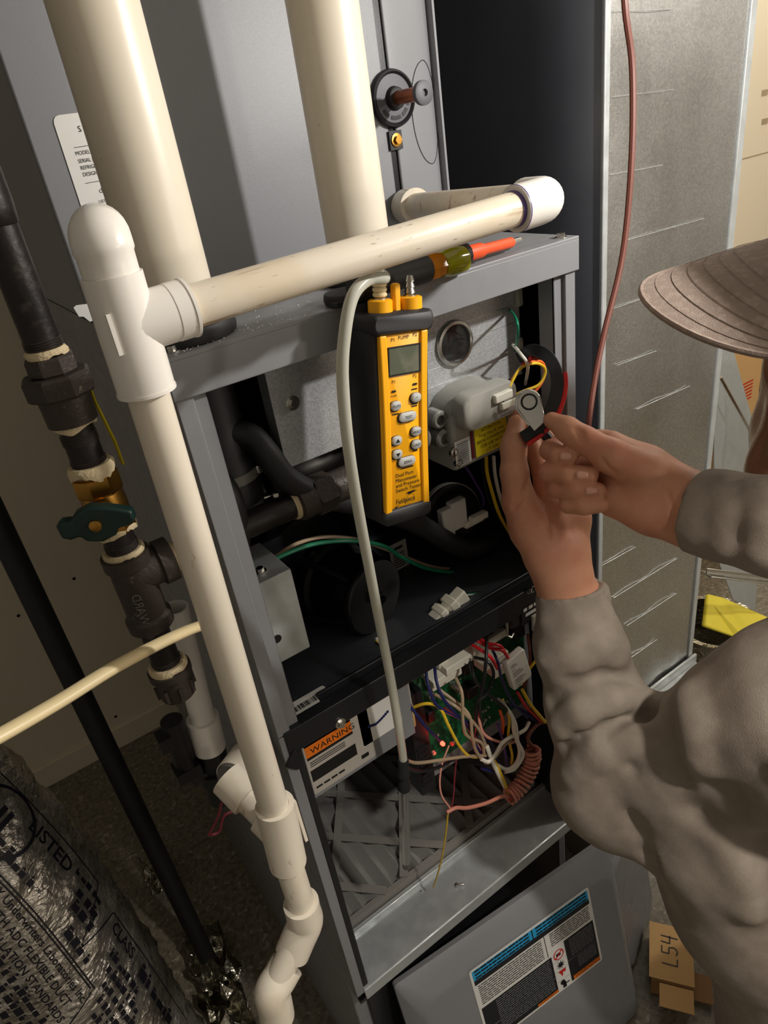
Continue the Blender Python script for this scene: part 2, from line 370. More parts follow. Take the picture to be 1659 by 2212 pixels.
# ================================================================ air filter
fl = thing('air_filter', (.22, .33, ZB), 'pleated grey air filter lying in the bottom of the furnace', 'filter')
zf = .472; mb = MB(); x = .03; vs = []; k = 0
while x < .417: vs.append((x, zf+(.006 if k % 2 else -.012))); x += .0135; k += 1
up = [(a, .085, c) for a, c in vs]+[(a, .60, c) for a, c in vs]; n = len(vs)
mb.add(up, [(i, i+1, i+1+n, i+n) for i in range(n-1)]); mb.add([(a, b_, c-.001) for a, b_, c in up], [(i, i+1, i+1+n, i+n) for i in range(n-1)])
mb.build('pleated_media', 'filter_media', fl, smooth=0)
mb = MB().box(.02, .032, .082, .61, .452, zf+.009); mb.box(.415, .427, .082, .61, .452, zf+.009); mb.box(.02, .427, .60, .612, .452, zf+.009); mb.box(.032, .415, .080, .088, .452, zf+.004)
mb.build('frame', 'filter_card', fl)
def strip(a, c, wd=.013):
    hz = zf+.0065+(.0013 if (c[0]-a[0])*(c[1]-a[1]) > 0 else 0); a, c = V((a[0], a[1], hz)), V((c[0], c[1], hz)); d = (c-a).normalized(); s_ = V((-d.y, d.x, 0))*wd/2
    MB().prism([(0, -1), (0, 1), (1, 1), (1, -1)], a, c-a, s_, (0, 0, .0012)).build('cross_strip', 'filter_card', fl, smooth=0)
def clipl(px_, py_, dx, dy):
    ts = []
    for (v0, d, lo, hi) in ((px_, dx, .028, .42), (py_, dy, .084, .604)): ts.append(sorted(((lo-v0)/d, (hi-v0)/d)))
    t0 = max(t[0] for t in ts); t1 = min(t[1] for t in ts)
    if t1 > t0: strip((px_+dx*t0, py_+dy*t0), (px_+dx*t1, py_+dy*t1))
for k in range(-1, 5): clipl(.135+.118*k, .18, 1, -1.0)
for k in range(-4, 3): clipl(.165+.135*k, .11, .6, .85)
for p in ((985, 1912), (908, 1925), (808, 1960)):       # loose screws on the flange
    q = P(*p, 'Z', ZB+.0055); big = p[0] == 985
    mb = MB(); r = .0036 if big else .0014
    mb.lathe([(0, 0), (r, .0003), (r, r*.8), (r*.5, r)], q, (.75, -.6, .25), 10); mb.lathe([(r*.5, 0), (r*.45, r*2.4), (0, r*3)], q+V((.75, -.6, .25)).normalized()*r, (.75, -.6, .15), 8)
    tag(mb.build('sheet_metal_screw', 'zinc'), {985: 'silver hex screw lying loose on the furnace base flange', 908: 'tiny silver speck of a screw by the yellow wire tip on the base flange', 808: 'tiny screw end beside the filter on the base flange'}[p[0]], 'screw')

# ================================================================ evaporator coil case
cc = thing('coil_case', (.225, .46, ZT), 'grey painted evaporator coil case standing on the furnace top', 'coil case')
YC = .2
MB().box(-.002, .370, YC, YC+.004, ZT+.002, 2.4).build('front_panel', 'paint_coil', cc, bevel=.002)
MB().prism([(.379, 0), (.424, 0), (.452, .016), (.452, .020), (.422, .004), (.379, .004)], (0, YC, ZT+.002), (1, 0, 0), (0, 1, 0), (0, 0, 2.4-ZT)).build('end_panel', 'paint_coil', cc, bevel=.002, seg=3)
MB().box(.366, .383, YC+.0035, YC+.008, ZT+.002, 2.4).build('seam', 'paint_black', cc)
mb = MB(); mb.box(-.002, .001, YC+.004, .72, ZT+.002, 2.4); mb.box(.449, .452, YC+.004, .72, ZT+.002, 2.4); mb.box(.001, .449, .717, .72, ZT+.002, 2.4)
mb.build('case_wall', 'paint_coil', cc)
# knockout outline
ck = P(926, 245, 'Y', YC); pts = [V((ck.x+.0235*math.cos(a), YC-.0003+max(0, ck.x+.0235*math.cos(a)-.424)*.571, ck.z+.052*math.sin(a))) for a in np.linspace(0, 2*math.pi, 60)]
MB().tube(pts, .0004, 6).build('knockout', 'steel_dark', cc)
q = P(853, 303, 'Y', YC-.001); MB().box(q.x-.0085, q.x+.0085, YC-.0035, YC+.004, q.z-.0095, q.z+.0095).build('bolt_plate', 'ink', cc); bolt(cc, q+V((0, -.003, 0)), (0, -1, 0), .0045, mat='brass')
# rating label
lb = sticker(cc, (.022, YC-.0006, 1.425), (1, 0, 0), (0, 0, 1), .1, .118, 'paper', 'rating_label', .006)
fn = plane((.022, YC-.0006, 1.425), (1, 0, 0), (0, 0, 1), .0009); mb = MB()
T0 = .118
write(mb, fn, 'S', .018, T0-.0145, .0068); 0
rect(mb, fn, .010, .092, T0-.0258, T0-.0254)
for k, t in enumerate(('MODEL:', 'SERIAL NO:', 'REFRIGERANT:', 'DESIGN PRESSURE:')): write(mb, fn, t, .0095+.0002*k, T0-.0318-.0054*k-(.0008 if k else 0), .0045, sx=.86)
rect(mb, fn, .010, .092, T0-.0545, T0-.0541)
write(mb, fn, 'C', .0195, T0-.0640, .0045); write(mb, fn, 'UL', .0245, T0-.0640, .0062); write(mb, fn, 'LISTED 3', .0165, T0-.0720, .0036)
for a in range(40):
    t0, t1 = 2*math.pi*a/40, 2*math.pi*(a+1)/40; c0 = (.0283, T0-.0618)
    mb.add([fn(c0[0]+r*math.cos(t), c0[1]+r*math.sin(t)) for r, t in ((.0055, t0), (.0055, t1), (.0061, t1), (.0061, t0))], [(0, 1, 2, 3)])
rect(mb, fn, .010, .092, T0-.0855, T0-.0765); mb.build('print', 'ink', lb, smooth=0)
fn2 = plane((.022, YC-.0006, 1.425), (1, 0, 0), (0, 0, 1), .0012); mb = MB(); write(mb, fn2, 'WARNING', .016, T0-.0838, .0078); mb.build('warning_word', 'paper', lb, smooth=0)
q = P(205, 712, 'Y', YC-.001); q.z = max(q.z, ZT+.013); mb = MB(); mb.prism([(-.012, .006), (-.009, .0075), (.004, .006), (.014, .005), (.014, -.008), (-.002, -.010), (-.006, -.004), (-.010, -.003)], q, (1, 0, 0), (0, 0, 1), (0, -.0006, 0)); mb.build('torn_sticker', 'paper', cc, smooth=0)
# refrigerant stub
q = P(845, 214, 'Y', YC); lg = thing('refrigerant_stub', q, 'copper refrigerant stub in a black rubber grommet on the coil case', 'pipe stub')
MB().lathe([(.0275, 0), (.0285, .003), (.0275, .007), (.0255, .008), (.0235, .005), (.012, .006), (.0105, .012), (.009, .013)], q+V((0, 0, 0)), (0, -1, 0), 40).build('grommet', 'rubber', lg)
MB().lathe([(.0068, .004), (.0068, .056)], q, (0, -1, 0), 20).build('copper_tube', 'copper', lg)
MB().lathe([(.0105, .053), (.0115, .055), (.0115, .060), (.009, .061), (.0035, .0612), (.003, .058), (0, .058)], q, (0, -1, 0), 28).build('end_cap', 'grommet_grey', lg)
fn = (lambda q: (lambda a, b_: V((q.x+(.0155+b_)*math.cos(a), q.y-.0064, q.z+(.0155+b_)*math.sin(a)))))(q)
mb = MB()
for i, (a0, a1) in enumerate(((-150, -120), (-112, -70), (-62, -35), (-25, -8))):      # illegible raised words around the rim
    n_ = 8
    for k in range(n_):
        t0, t1 = math.radians(a0+(a1-a0)*k/n_), math.radians(a0+(a1-a0)*(k+.75)/n_); mb.add([V((q.x+r*math.cos(t), q.y-.0068, q.z+r*math.sin(t))) for r, t in ((.0165, t0), (.0165, t1), (.0205, t1), (.0205, t0))], [(0, 1, 2, 3)])
MB().lathe([(.0232, 0), (.0125, .0007)], q+V((0, -.0056, 0)), (0, -1, 0), 40).build('grommet_face', 'grommet_grey', lg)
mb.build('raised_lettering', 'ink', lg, smooth=0)

# ================================================================ vent pipes
for (x, y), lab in (((.037, .045), 'thick cream PVC vent pipe rising beside the coil case rating label'), ((.232, .076), 'thick cream PVC air intake pipe rising beside the copper refrigerant stub')):
    t = thing('vent_pipe', (x, y, ZT), lab, 'pipe')
    MB().lathe([(.0302, .004), (.0302, 1.05)], (x, y, ZT), (0, 0, 1), 48).build('pipe', 'pvc_big', t)
    MB().lathe([(.041, .0005), (.042, .006), (.039, .012), (.034, .014), (.0315, .02)], (x, y, ZT), (0, 0, 1), 40).build('rubber_collar', 'rubber', t)

# ================================================================ condensate drain piping
RP, RF = .0133, .0178
A = V((-.031, -.086, 1.412)); tz = A.z
cp = thing('condensate_drain', (-.045, -.086, .5), 'cream PVC condensate drain line with white tee crossing the furnace top', 'drain pipe')
def pip(a, c, r=RP, m_='pvc', name='pipe'): return MB().cyl(a, c, r, 28).build(name, m_, cp)
def hub(mb, a, c, r=RF): mb.ring(a, c, r, RP-.0004, 28); return mb
top = P(213, 502, 'Y', -.086); bot = P(594, 1748, 'Y', -.086)
ax = (top-bot).normalized()
def vat(y): return bot+ax*((y-bot.z)/ax.z)
c0 = vat(tz)
pr = P(1128, 447, 'Y', -.086); pl = P(400, 667, 'Y', -.086); hx = (pr-pl).normalized(); c0 = c0+V((0, 0, (pl-hx*(pl.x-c0.x)/hx.x).z-c0.z))
mb = MB(); hub(mb, c0-ax*.041, c0+ax*.030); mb.cyl(c0, c0+hx*.030, RF*.98, 28); hub(mb, c0+hx*.028, c0+hx*.040, RF); mb.cyl(c0-ax*.02, c0+ax*.02, RF-.0003, 28)
mb.lathe([(RF+.0006, 0), (RF+.0006, .002)], c0-ax*.041, ax, 28); mb.lathe([(RF+.0006, 0), (RF+.0006, .002)], c0+hx*.038, hx, 28)
te = mb.build('tee_fitting', 'pvc_white', cp)
fn = plane(c0+V((.002, -RF-.0002, -.006)), (0, 0, 1), (-1, 0, 0), .0); mb = MB(); mb.box(c0.x-.013, c0.x-.0105, c0.y-RF+.0025, c0.y-RF+.0065, c0.z-.012, c0.z+.012); mb.build('raised_mark', 'pvc_white', te)
pip(bot-ax*.01, c0-ax*.02)
pip(c0+ax*.01, c0+ax*.034)
# vent elbow at the top
e = c0+ax*.026; pts = [e+ax*.005*i for i in range(4)]; cen = e+ax*.017
for a in range(0, 91, 10):
    t = math.radians(a); pts.append(cen+ax*(.007*math.sin(t))+V((.25, 1, 0)).normalized()*(.007-.007*math.cos(t)))
pts.append(pts[-1]+V((.25, 1, 0)).normalized()*.022)
MB().tube(pts, [.0162]*4+[RF*.96]*(len(pts)-4), 28).build('vent_elbow', 'pvc_white', cp)
# across
MB().cyl(c0+hx*.03, pr+hx*.005, RP, 32).build('pipe', 'pvc_pipe', cp)
el = pr+hx*.016; cn = P(893, 445, 'Y', YC-.03); bk = (cn-el).normalized()
pts = [pr-hx*.008, pr, pr+hx*.008]+[el+hx*(.012*math.sin(t))*1.0+bk*(.012-.012*math.cos(t)) for t in np.linspace(.2, math.pi/2, 7)]+[el+hx*.012+bk*.024, el+hx*.012+bk*.034]
MB().tube(pts, RF, 28).build('elbow', 'pvc_white', cp)
MB().lathe([(RP+.0004, -.0035), (RP+.0006, 0), (RF+.0003, .0006), (RF+.0003, .0014)], pr-hx*.008, hx, 28).build('primer_stain', 'primer', cp)
bp = MB().cyl(el+hx*.012+bk*.02, cn, RP, 28).build('pipe', 'pvc_pipe', cp)
MB().ring(cn-bk*.008, cn+bk*.022, RF+.001, RP-.001, 28).build('coil_adapter', 'pvc', cp)
mid = cn-bk*.045; fn = lambda a, b_: V(mid)+bk*a+(V((0, -math.cos(b_/RP), math.sin(b_/RP)))-bk*0)*(RP+.0004)
mb = MB(); mb.add([fn(-.002+random.uniform(-.007, .007)*0+.008*r_*math.cos(t)*(1+.35*math.sin(5*t)), .003+.009*r_*math.sin(t)*(1+.35*math.cos(3*t))) for t in np.linspace(0, 2*math.pi, 24, endpoint=False) for r_ in (1,)], [tuple(range(24))]); mb.build('ink_smudge', 'ink', bp, smooth=0)
mb = MB(); write(mb, lambda a, b_: fn(a, b_-.004), 'PACE NI', -.052, .0, .009); mb.build('red_print', 'w_red', bp, smooth=0)
# lower run: coupling, pipe, two 45s
k0 = P(594, 1742, 'Y', -.086); k1 = P(622, 1862, 'Y', -.086); k2 = P(655, 1965, 'Y', -.086)
mb = MB(); hub(mb, k0+ax*.002, k1); mb.box(k0.x+RF-.0015, k0.x+RF+.0015, -.088, -.084, k1.z+.012, k0.z-.008); mb.build('coupling', 'pvc', cp)
pip(k1+ax*.02, k2, m_='pvc')
e1 = P(660, 1990, 'Y', -.086); e2 = P(622, 2080, 'Y', -.086); e3 = P(588, 2140, 'Y', -.092); e4 = P(612, 2260, 'Y', -.095)
def bend(a, c, d, name='elbow', r=RF):
    p = cr([a, a.lerp(c, .5), c, c.lerp(d, .5), d], 5); MB().tube(p, r, 28).build(name, 'pvc', cp)
bend(k2+(k1-k2).normalized()*.012, e1, e1.lerp(e2, .75))
pip(e1, e3, m_='pvc')
bend(e2.lerp(e3, .05), e3, e3.lerp(e4, .45)); pip(e3, e4, m_='pvc')
pip(e4, V((e4.x+.01, e4.y, .25)), m_='pvc')
MB().lathe([(RP+.0004, 0), (RP+.0005, .003)], k2+(k1-k2).normalized()*.012, (k1-k2), 28).build('primer_stain', 'w_red', cp) if 0 else None
# side wye to the trap
y0 = P(610, 1800, 'Y', -.080); y1 = P(545, 1735, 'Y', -.045); y2 = P(500, 1690, 'Y', -.02)
MB().tube([y0, y0.lerp(y1, .6)], RF*.98, 24).build('wye_branch', 'pvc', cp); MB().tube([y0.lerp(y1, .4), y2], RP, 24).build('pipe', 'pvc', cp)
MB().tube([y1.lerp(y2, .2), y2, y2+(y2-y1).normalized()*.006], RF, 24).build('branch_cap', 'pvc', cp)

# ================================================================ standpipe and trap
s0, s1 = P(378, 1312, 'Y', .085), P(442, 1568, 'Y', .085); sp = thing('condensate_standpipe', (s1.x, s1.y, s1.z-.1), 'open white PVC standpipe and coupling on a black condensate trap beside the furnace side', 'pipe')
d = (s0-s1).normalized()
MB().ring(s1-d*.01, s0, .0134, .0112, 28).build('open_pipe', 'pvc_white', sp)
MB().ring(s1-d*.032, s1+d*.012, .0178, .013, 28).build('coupling', 'pvc_white', sp)
mb = MB().cyl(s1-d*.11, s1-d*.028, .0165, 20); mb.cyl(s1-d*.075, s1-d*.06, .021, 20)
mb.tube([s1-d*.06, s1-d*.06+V((-.02, 0, .0)), s1-d*.03+V((-.030, 0, 0)), s1+d*.03+V((-.032, 0, 0))], .012, 14); mb.box(s1.x-.05, s1.x-.03, s1.y-.01, s1.y+.01, s1.z+.0, s1.z+.018); mb.box(s1.x-.047, s1.x-.02, s1.y-.012, s1.y+.012, s1.z-.05, s1.z-.035)
mb.build('trap', 'black_plastic', sp)
g = P(505, 1682, 'Y', .01); gd = V((-.8, -.6, .15)).normalized(); mb = MB(); mb.lathe([(.0205, 0), (.0205, .03)], g-gd*.03, gd, 28); mb.build('grey_plug_body', 'pvc', sp)
MB().lathe([(.0195, 0), (.018, .003), (0, .0045)], g, gd, 28).build('grey_plug', 'cast_grey', sp)
mb = MB(); q = P(478, 1735, 'Y', .0)
mb.tube(cr([q, q+V((-.006, 0, -.012)), q+V((-.016, 0, -.024)), q+V((-.022, 0, -.03)), q+V((-.012, 0, -.034)), q+V((-.002, 0, -.018)), q+V((.012, 0, -.022))], 6), .0014, 8); mb.build('red_tie', 'w_maroon', sp)

# ================================================================ gas line
GX, GY = -.069, .045
gl = thing('gas_line', (GX, GY, 1.03), 'black iron gas line with union, brass shutoff, tee and drip cap beside the furnace', 'gas pipe')
def gz(x, y): return P(x, y, 'Y', GY).z
def GP(z): return V((GX, GY, z))
def gp(z0, z1, r=.0133, m_='iron', name='pipe'): return MB().lathe([(r, z0), (r, z1)], (GX, GY, 0), (0, 0, 1), 28).build(name, m_, gl)
up = V((0, 0, 1))
zt = gz(118, 752)
MB().tube([GP(zt), GP(1.55), GP(2.3)], .0133, 28).build('riser', 'iron', gl)
MB().lathe([(.0133, 0), (.0142, .001), (.0152, .012), (.0152, .05), (.0142, .062), (.0133, .063)], (GX, GY, 1.475), up, 28).build('coupling', 'iron', gl)
def threads(z, r=.0137, n=5):
    mb = MB()
    for i in range(n): mb.lathe([(r-.0004, 0), (r+.0004, .0006), (r-.0004, .0012)], (GX, GY, z+i*.0018), up, 24)
    mb.build('thread', 'iron_fit', gl)
def dope(z, r=.0148, h=.006, n=36):
    mb = MB(); vs = []; ph = random.uniform(0, 9)
    lo = [z-h*(.35+.35*math.sin(3*2*math.pi*j/n+ph)+.3*random.random()) for j in range(n)]
    loops = []
    for f_, rr in ((0, r-.001), (.1, r+.0006), (.6, r+.001), (1, r-.0012)):
        loops.append([V((GX+rr*math.cos(2*math.pi*j/n), GY+rr*math.sin(2*math.pi*j/n), lo[j]+(z+h*.6-lo[j])*f_)) for j in range(n)])
    mb.loft(loops); mb.build('pipe_dope', 'dope', gl)
def hexring(z0, z1, r, m_='iron_fit', name='union_nut', n=8, ch=.12):
    h = z1-z0; return MB().lathe([(r*.92, 0), (r, h*ch), (r, h*(1-ch)), (r*.9, h)], (GX, GY, z0), up, n, .2).build(name, m_, gl, smooth=20)
z1, z2, z3, z4 = gz(122, 768), gz(135, 800), gz(155, 845), gz(172, 905)
threads(z1+.006); dope(z1+.004)
hexring(z2, z1+.002, .0185, name='union_top'); hexring(z3, z2, .0262, name='union_nut'); MB().lathe([(.019, 0), (.0195, z3-z4)], (GX, GY, z4), up, 24).build('union_tail', 'iron_fit', gl)
dope(z4-.001, .0165); z5 = gz(208, 1005); gp(z5-.004, z4); threads(z4-.018); threads(z5)
z6 = gz(250, 1140)
dope(z5-.001, .018, .009)
mb = MB().lathe([(.0185, 0), (.0195, .002), (.0195, .016), (.0165, .018)], (GX, GY, z5-.022), up, 8, .3); mb.lathe([(.017, 0), (.0178, .006), (.0178, .02), (.0165, .028)], (GX, GY, z6+.008), up, 28); mb.lathe([(.019, 0), (.019, .01)], (GX, GY, z6), up, 8, .3)
hd = V((-.42, -.9, 0)).normalized(); hp = V((GX, GY, (z5+z6)/2-.004)); mb.lathe([(.0095, .01), (.0095, .022), (.007, .024), (.007, .032)], hp, hd, 20)
vb = mb.build('brass_valve', 'brass', gl, smooth=30)
hu = up.cross(hd).normalized(); q = hp+hd*.028
prof = [(-.031, .006), (-.030, -.006), (-.024, -.009), (-.016, -.008), (-.012, -.0135), (0, -.017), (.012, -.0135), (.016, -.008), (.026, -.007), (.031, -.004), (.031, .005), (.02, .010), (.013, .013), (0, .017), (-.012, .0135), (-.018, .008), (-.026, .009)]
ha = MB().prism(prof, q, hu*.95+up*.02, up*.95-hu*.02, hd*.011).build('green_handle', 'green_plastic', vb, bevel=.0022, seg=3)
MB().lathe([(.0048, 0), (.0048, .0022), (.003, .003), (0, .003)], q+hd*.011, hd, 16).build('handle_screw', 'brass', vb); MB().box(-.004, .004, -.0006, .0006, 0, .0005).build('screw_slot', 'ink', vb) if 0 else None
dope(z6+.001, .018, .006)
z7 = gz(268, 1192); gp(z7-.004, z6); threads(z7+.002); dope(z7+.001, .017, .004)
z8 = gz(322, 1352); zm = gz(298, 1236)
mb = MB().lathe([(.0165, 0), (.0205, .001), (.0208, .012), (.0178, .015), (.0182, zm-z8)], (GX, GY, z8), up, 28); mb.lathe([(.0182, 0), (.0178, z7-zm-.014), (.0208, z7-zm-.012), (.0208, z7-zm-.001), (.0165, z7-zm)], (GX, GY, zm), up, 28)
mb.lathe([(.0178, 0), (.0178, .022), (.0208, .024), (.0208, .036), (.0165, .0365)], (GX, GY, zm), (1, 0, 0), 28)
te = mb.build('tee', 'iron_fit', gl)
mb = MB(); fn = lambda a, b_: V((GX+.0187*math.sin(b_/.0185-.55), GY-.0187*math.cos(b_/.0185-.55), zm-.043+a)); write(mb, fn, 'WARD', 0, .0, .011); write(mb, fn, '©', -.016, -.001, .010); mb.build('cast_lettering', 'cast_grey', te)
bx = MB().lathe([(.0133, .03), (.0133, .16)], (GX, GY, zm), (1, 0, 0), 24).build('branch_pipe', 'iron', gl)
mb = MB().lathe([(.0155, 0), (.0185, .002), (.0185, .022), (.0155, .024)], (GX+.165, GY, zm), (1, 0, 0), 24); mb.lathe([(.021, .02), (.021, .04)], (GX+.165, GY, zm), (1, 0, 0), 6); mb.lathe([(.017, .04), (.017, .08)], (GX+.165, GY, zm), (1, 0, 0), 20); mb.build('branch_union', 'iron_fit', gl, smooth=30)
mb = MB(); mb.lathe([(.0145, 0), (.0152, .002), (.015, .006), (.0135, .007)], (GX+.160, GY, zm), (1, 0, 0), 24); mb.build('pipe_dope', 'dope', gl)
mb = MB(); mb.lathe([(.0137, 0), (.0142, .003), (.0137, .005)], (GX+.036, GY, zm), (1, 0, 0), 24); mb.build('pipe_dope', 'dope', gl)
z9 = gz(352, 1445); gp(z9-.004, z8); threads(z9+.003); dope(z9+.001, .0175, .008)
zc = gz(375, 1510); mb = MB().lathe([(.012, 0), (.0165, .004), (.0175, .012), (.0175, z9-zc-.010), (.0205, z9-zc-.008), (.0205, z9-zc-.001), (.0165, z9-zc)], (GX, GY, zc), up, 28)
for k in range(8): a = math.pi/4*k; mb.box(GX+.018*math.cos(a)-.0015, GX+.018*math.cos(a)+.0015, GY+.018*math.sin(a)-.0015, GY+.018*math.sin(a)+.0015, zc+.008, zc+.022)
mb.build('drip_cap', 'iron_fit', gl)
q0, q1 = V((GX+.022, GY+.012, gz(195, 880))), V((GX+.026, GY+.012, gz(222, 975))); 
tag(MB().tube([q0+up*.03, q0, q1, q1-up*.02], .0035, 8, flat=.4).build('yellow_tag_strip', 'yellow_tape'), 'thin bright yellow strip standing behind the gas pipe above the brass valve', 'strip')
q = P(212, 1137, 'Y', .05); tag(MB().prism([(0, 0), (.014, -.001), (.012, .014)], q, (1, 0, 0), up, (0, .0006, 0)).build('paper_tag', 'paper_grey'), 'small torn paper tag behind the brass gas valve', 'tag')

# ================================================================ black riser near the back wall, vinyl tube
tag(MB().tube([(-.155, .47, 0), (-.155, .47, 1.2), (-.150, .47, 2.45)], .0172, 18).build('insulated_line', 'rubber'), 'long black foam insulated line rising from the floor behind the gas pipe', 'pipe')
tag(MB().tube(cr([T(520, 1330, .68), T(440, 1350, .62), T(370, 1378, .57), T(250, 1440, .52), T(120, 1520, .475), T(-30, 1605, .43), T(-180, 1680, .40)], 6), .0064, 16, flat=.7).build('vinyl_tube', 'hose_beige'), 'beige soft vinyl tube reaching across in front of the gas pipe', 'tube')
# ================================================================ burner box
YB = .055; bb = thing('burner_box', (.25, YB+.08, 1.235), 'galvanized burner box with a round sight glass inside the furnace', 'burner box')
def bz(x, y): return P(x, y, 'Y', YB)
x0, x1 = bz(615, 960).x-.004, bz(1125, 720).x; zb_, zt_ = bz(800, 935).z-.002, bz(1118, 625).z+.006
mb = MB().box(x0, x1, YB, YB+.0025, zb_, zt_); mb.box(x0-.0, x1, YB, YB+.012, zb_-.001, zb_+.0012); mb.box(x1-.002, x1, YB, YB+.02, zb_, zt_); mb.box(x0, x0+.0016, YB, YB+.02, zb_, zt_)
mb.build('front_plate', 'galv', bb, bevel=.001)
MB().box(x0+.012, x1-.012, YB+.004, .26, zb_+.012, zt_-.006).build('box', 'steel_dark', bb, bevel=.002)
q = bz(980, 741); MB().lathe([(.0235, -.001), (.0245, .002), (.0235, .0045), (.0205, .005), (.0195, .003), (.0195, -.002)], q, (0, -1, 0), 40).build('sight_glass_ring', 'zinc', bb)
MB().lathe([(0, .0035), (.012, .0032), (.0198, .0015), (.0198, .0005), (0, .0005)], q, (0, -1, 0), 40).build('sight_glass', 'glass', bb)
MB().lathe([(.0198, 0), (0, .0001)], q+V((0, -.0004, 0)), (0, -1, 0), 32).build('sight_hole', 'ink', bb)
bolt(bb, bz(632, 870), (0, -1, 0), .0046); bolt(bb, bz(1121, 905)+V((0, .03, 0)), (0, -1, 0), .004) if 0 else None
for p in ((1112, 640), (1114, 752)):
    q = bz(*p); MB().box(q.x-.002, q.x+.008, YB-.006, YB+.006, q.z-.012, q.z+.012).build('side_clip', 'valve_grey', bb, bevel=.003)
for k in range(4): MB().box(x0+.1, x1-.003, YB-.0003, YB+.001, zt_-.022-.019*k, zt_-.0216-.019*k).build('crease', 'zinc', bb)

# ================================================================ gas valve
YV = .018; gv = thing('gas_valve', (.33, YV+.03, 1.15), 'grey gas valve with a yellow attention sticker inside the furnace', 'gas valve')
def vz(x, y, Y=YV): return P(x, y, 'Y', Y)
o = vz(985, 905); ux = (vz(1110, 870)-vz(985, 925)).normalized(); ux = V((ux.x, 0, ux.z)).normalized(); uz = V((-ux.z, 0, ux.x)); uy = V((0, -1, 0))
def VM(c): return Matrix(((ux.x, 0, uz.x, c.x), (ux.y, 1, uz.y, c.y), (ux.z, 0, uz.z, c.z), (0, 0, 0, 1)))
c = vz(1043, 905); mb = MB(VM(c)); 
loops = []
for y_, sc in ((.05, 1.0), (.004, 1.0), (0, .985), (-.003, .94)): loops.append([(a*sc, y_, b_*sc) for a, b_ in [(-.046, -.046), (.040, -.046), (.047, -.038), (.047, .016), (.036, .030), (.014, .037), (-.016, .037), (-.034, .030), (-.046, .014)]])
mb.loft(loops); mb.build('body', 'valve_grey', gv, bevel=.003, seg=3, smooth=50)
mb = MB(VM(c)); loops = []
for y_, sc in ((.0, 1.0), (-.016, .97), (-.019, .90)): loops.append([(a*sc-.002, y_, b_*sc+.020) for a, b_ in rrect(.078, .040, .014, 5)])
mb.loft(loops); mb.build('solenoid_cover', 'valve_grey', gv, smooth=50)
st = MB(VM(c)).box(-.017, .030, -.0042, -.0034, -.039, -.004).build('attention_sticker', 'sticker_yellow', gv, bevel=.0002)
fn = lambda a, b_: VM(c)@V((a, -.0050, b_))
mb = MB()
for k, t in enumerate(('ATTENTION', 'THIS VALVE HAS', 'BEEN CONVERTED', 'FOR USE WITH', 'L.P. GAS')): write(mb, fn, t, .0065, -.0115-.0062*k, .0056, 'c', .90)
mb.build('print', 'ink', st, smooth=0)
mb = MB(VM(c)); mb.box(-.045, -.024, -.0042, -.0034, -.040, -.010); s2 = mb.build('rating_sticker', 'paper', gv)
mb = MB(); [rect(mb, fn, -.043, -.027, -.0385+.0024*k, -.0372+.0024*k) for k in range(11)]; mb.build('print', 'ink_grey', s2, smooth=0)
mb = MB(VM(c)); mb.box(-.0225, -.0190, -.0042, -.0034, -.038, -.006); mb.build('red_mark', 'w_maroon', gv)
mb = MB(); write(mb, lambda a, b_: VM(c)@V((a, -.0200, b_)), 'IL Series', .0, .0030, .0080); mb.build('embossed_lettering', 'cast_grey', gv, smooth=0)
MB(VM(c)).box(.033, .046, -.007, .0, -.022, -.004).build('switch_frame', 'paper', gv, bevel=.001)
MB(VM(c)).box(.036, .044, -.009, -.004, -.018, -.007).build('switch_rocker', 'w_maroon', gv, bevel=.001)
for p, r in (((955, 945), .011), ((945, 905), .010), ((905, 950), .013)):
    q = vz(*p, YV+.01); MB().lathe([(r, 0), (r, .016), (r*.8, .018), (r*.55, .018), (r*.5, .012), (0, .012)], q+V((0, .012, 0)), (0, -1, 0), 24).build('port_boss', 'cast_grey', gv)
MB().lathe([(.0135, 0), (.0135, .05)], vz(880, 950, YV+.03), ux, 6).build('inlet_fitting', 'cast_grey', gv, smooth=30)
for p in ((978, 975), (988, 998)): q = vz(*p); MB().lathe([(.0055, 0), (.0055, .004), (.003, .0045), (.003, .002), (0, .002)], q, (0, -1, 0), 16).build('flange_screw', 'zinc', gv)
q = vz(1085, 862, YV-.02); mb = MB(VM(q)); mb.box(-.012, .012, -.004, .004, -.001, .008); mb.box(-.004, .016, -.004, .004, -.011, -.003); mb.build('wire_plug', 'nylon_white', gv, bevel=.001)
MB(VM(q)).box(.0, .018, -.003, .005, -.003, .0).build('wire_plug_tab', 'valve_grey', gv)

# ================================================================ wires in the upper compartment
def wire(pts, r, m_, label, k=7, name='wire', group=None, n=8):
    return tag(MB().tube(cr([p for p in pts], k), r, n).build(name, m_), label, 'wire', group)
def W3(*l, Y=.0): return [P(p[0], p[1], 'Y', p[2] if len(p) > 2 else Y) for p in l]
wire(W3((1098, 860), (1130, 845), (1165, 830), (1178, 800), (1160, 785), (1125, 795), (1100, 835), Y=.0), .0016, 'w_yellow', 'thin yellow wire looping out of the gas valve plug')
wire(W3((1098, 872), (1150, 850), (1175, 815), (1170, 782), (1130, 790), (1095, 838), (1090, 850), Y=.004), .0016, 'w_orange', 'thin orange wire looping out of the gas valve plug')
wire(W3((1100, 668, .06), (1115, 690), (1118, 720), (1112, 760, .06)), .0016, 'w_green', 'thin green wire curving beside the burner box clip')
wire(W3((1108, 745, .05), (1125, 765), (1140, 790), (1135, 830, .05)), .0018, 'w_white', 'thin white wire dropping from the burner box clip')
wire(W3((1050, 985, .05), (1052, 1020, .05), (1062, 1060, .05), (1078, 1110, .06), (1100, 1150, .08)), .0022, 'w_yellow', 'yellow wire hanging below the gas valve')
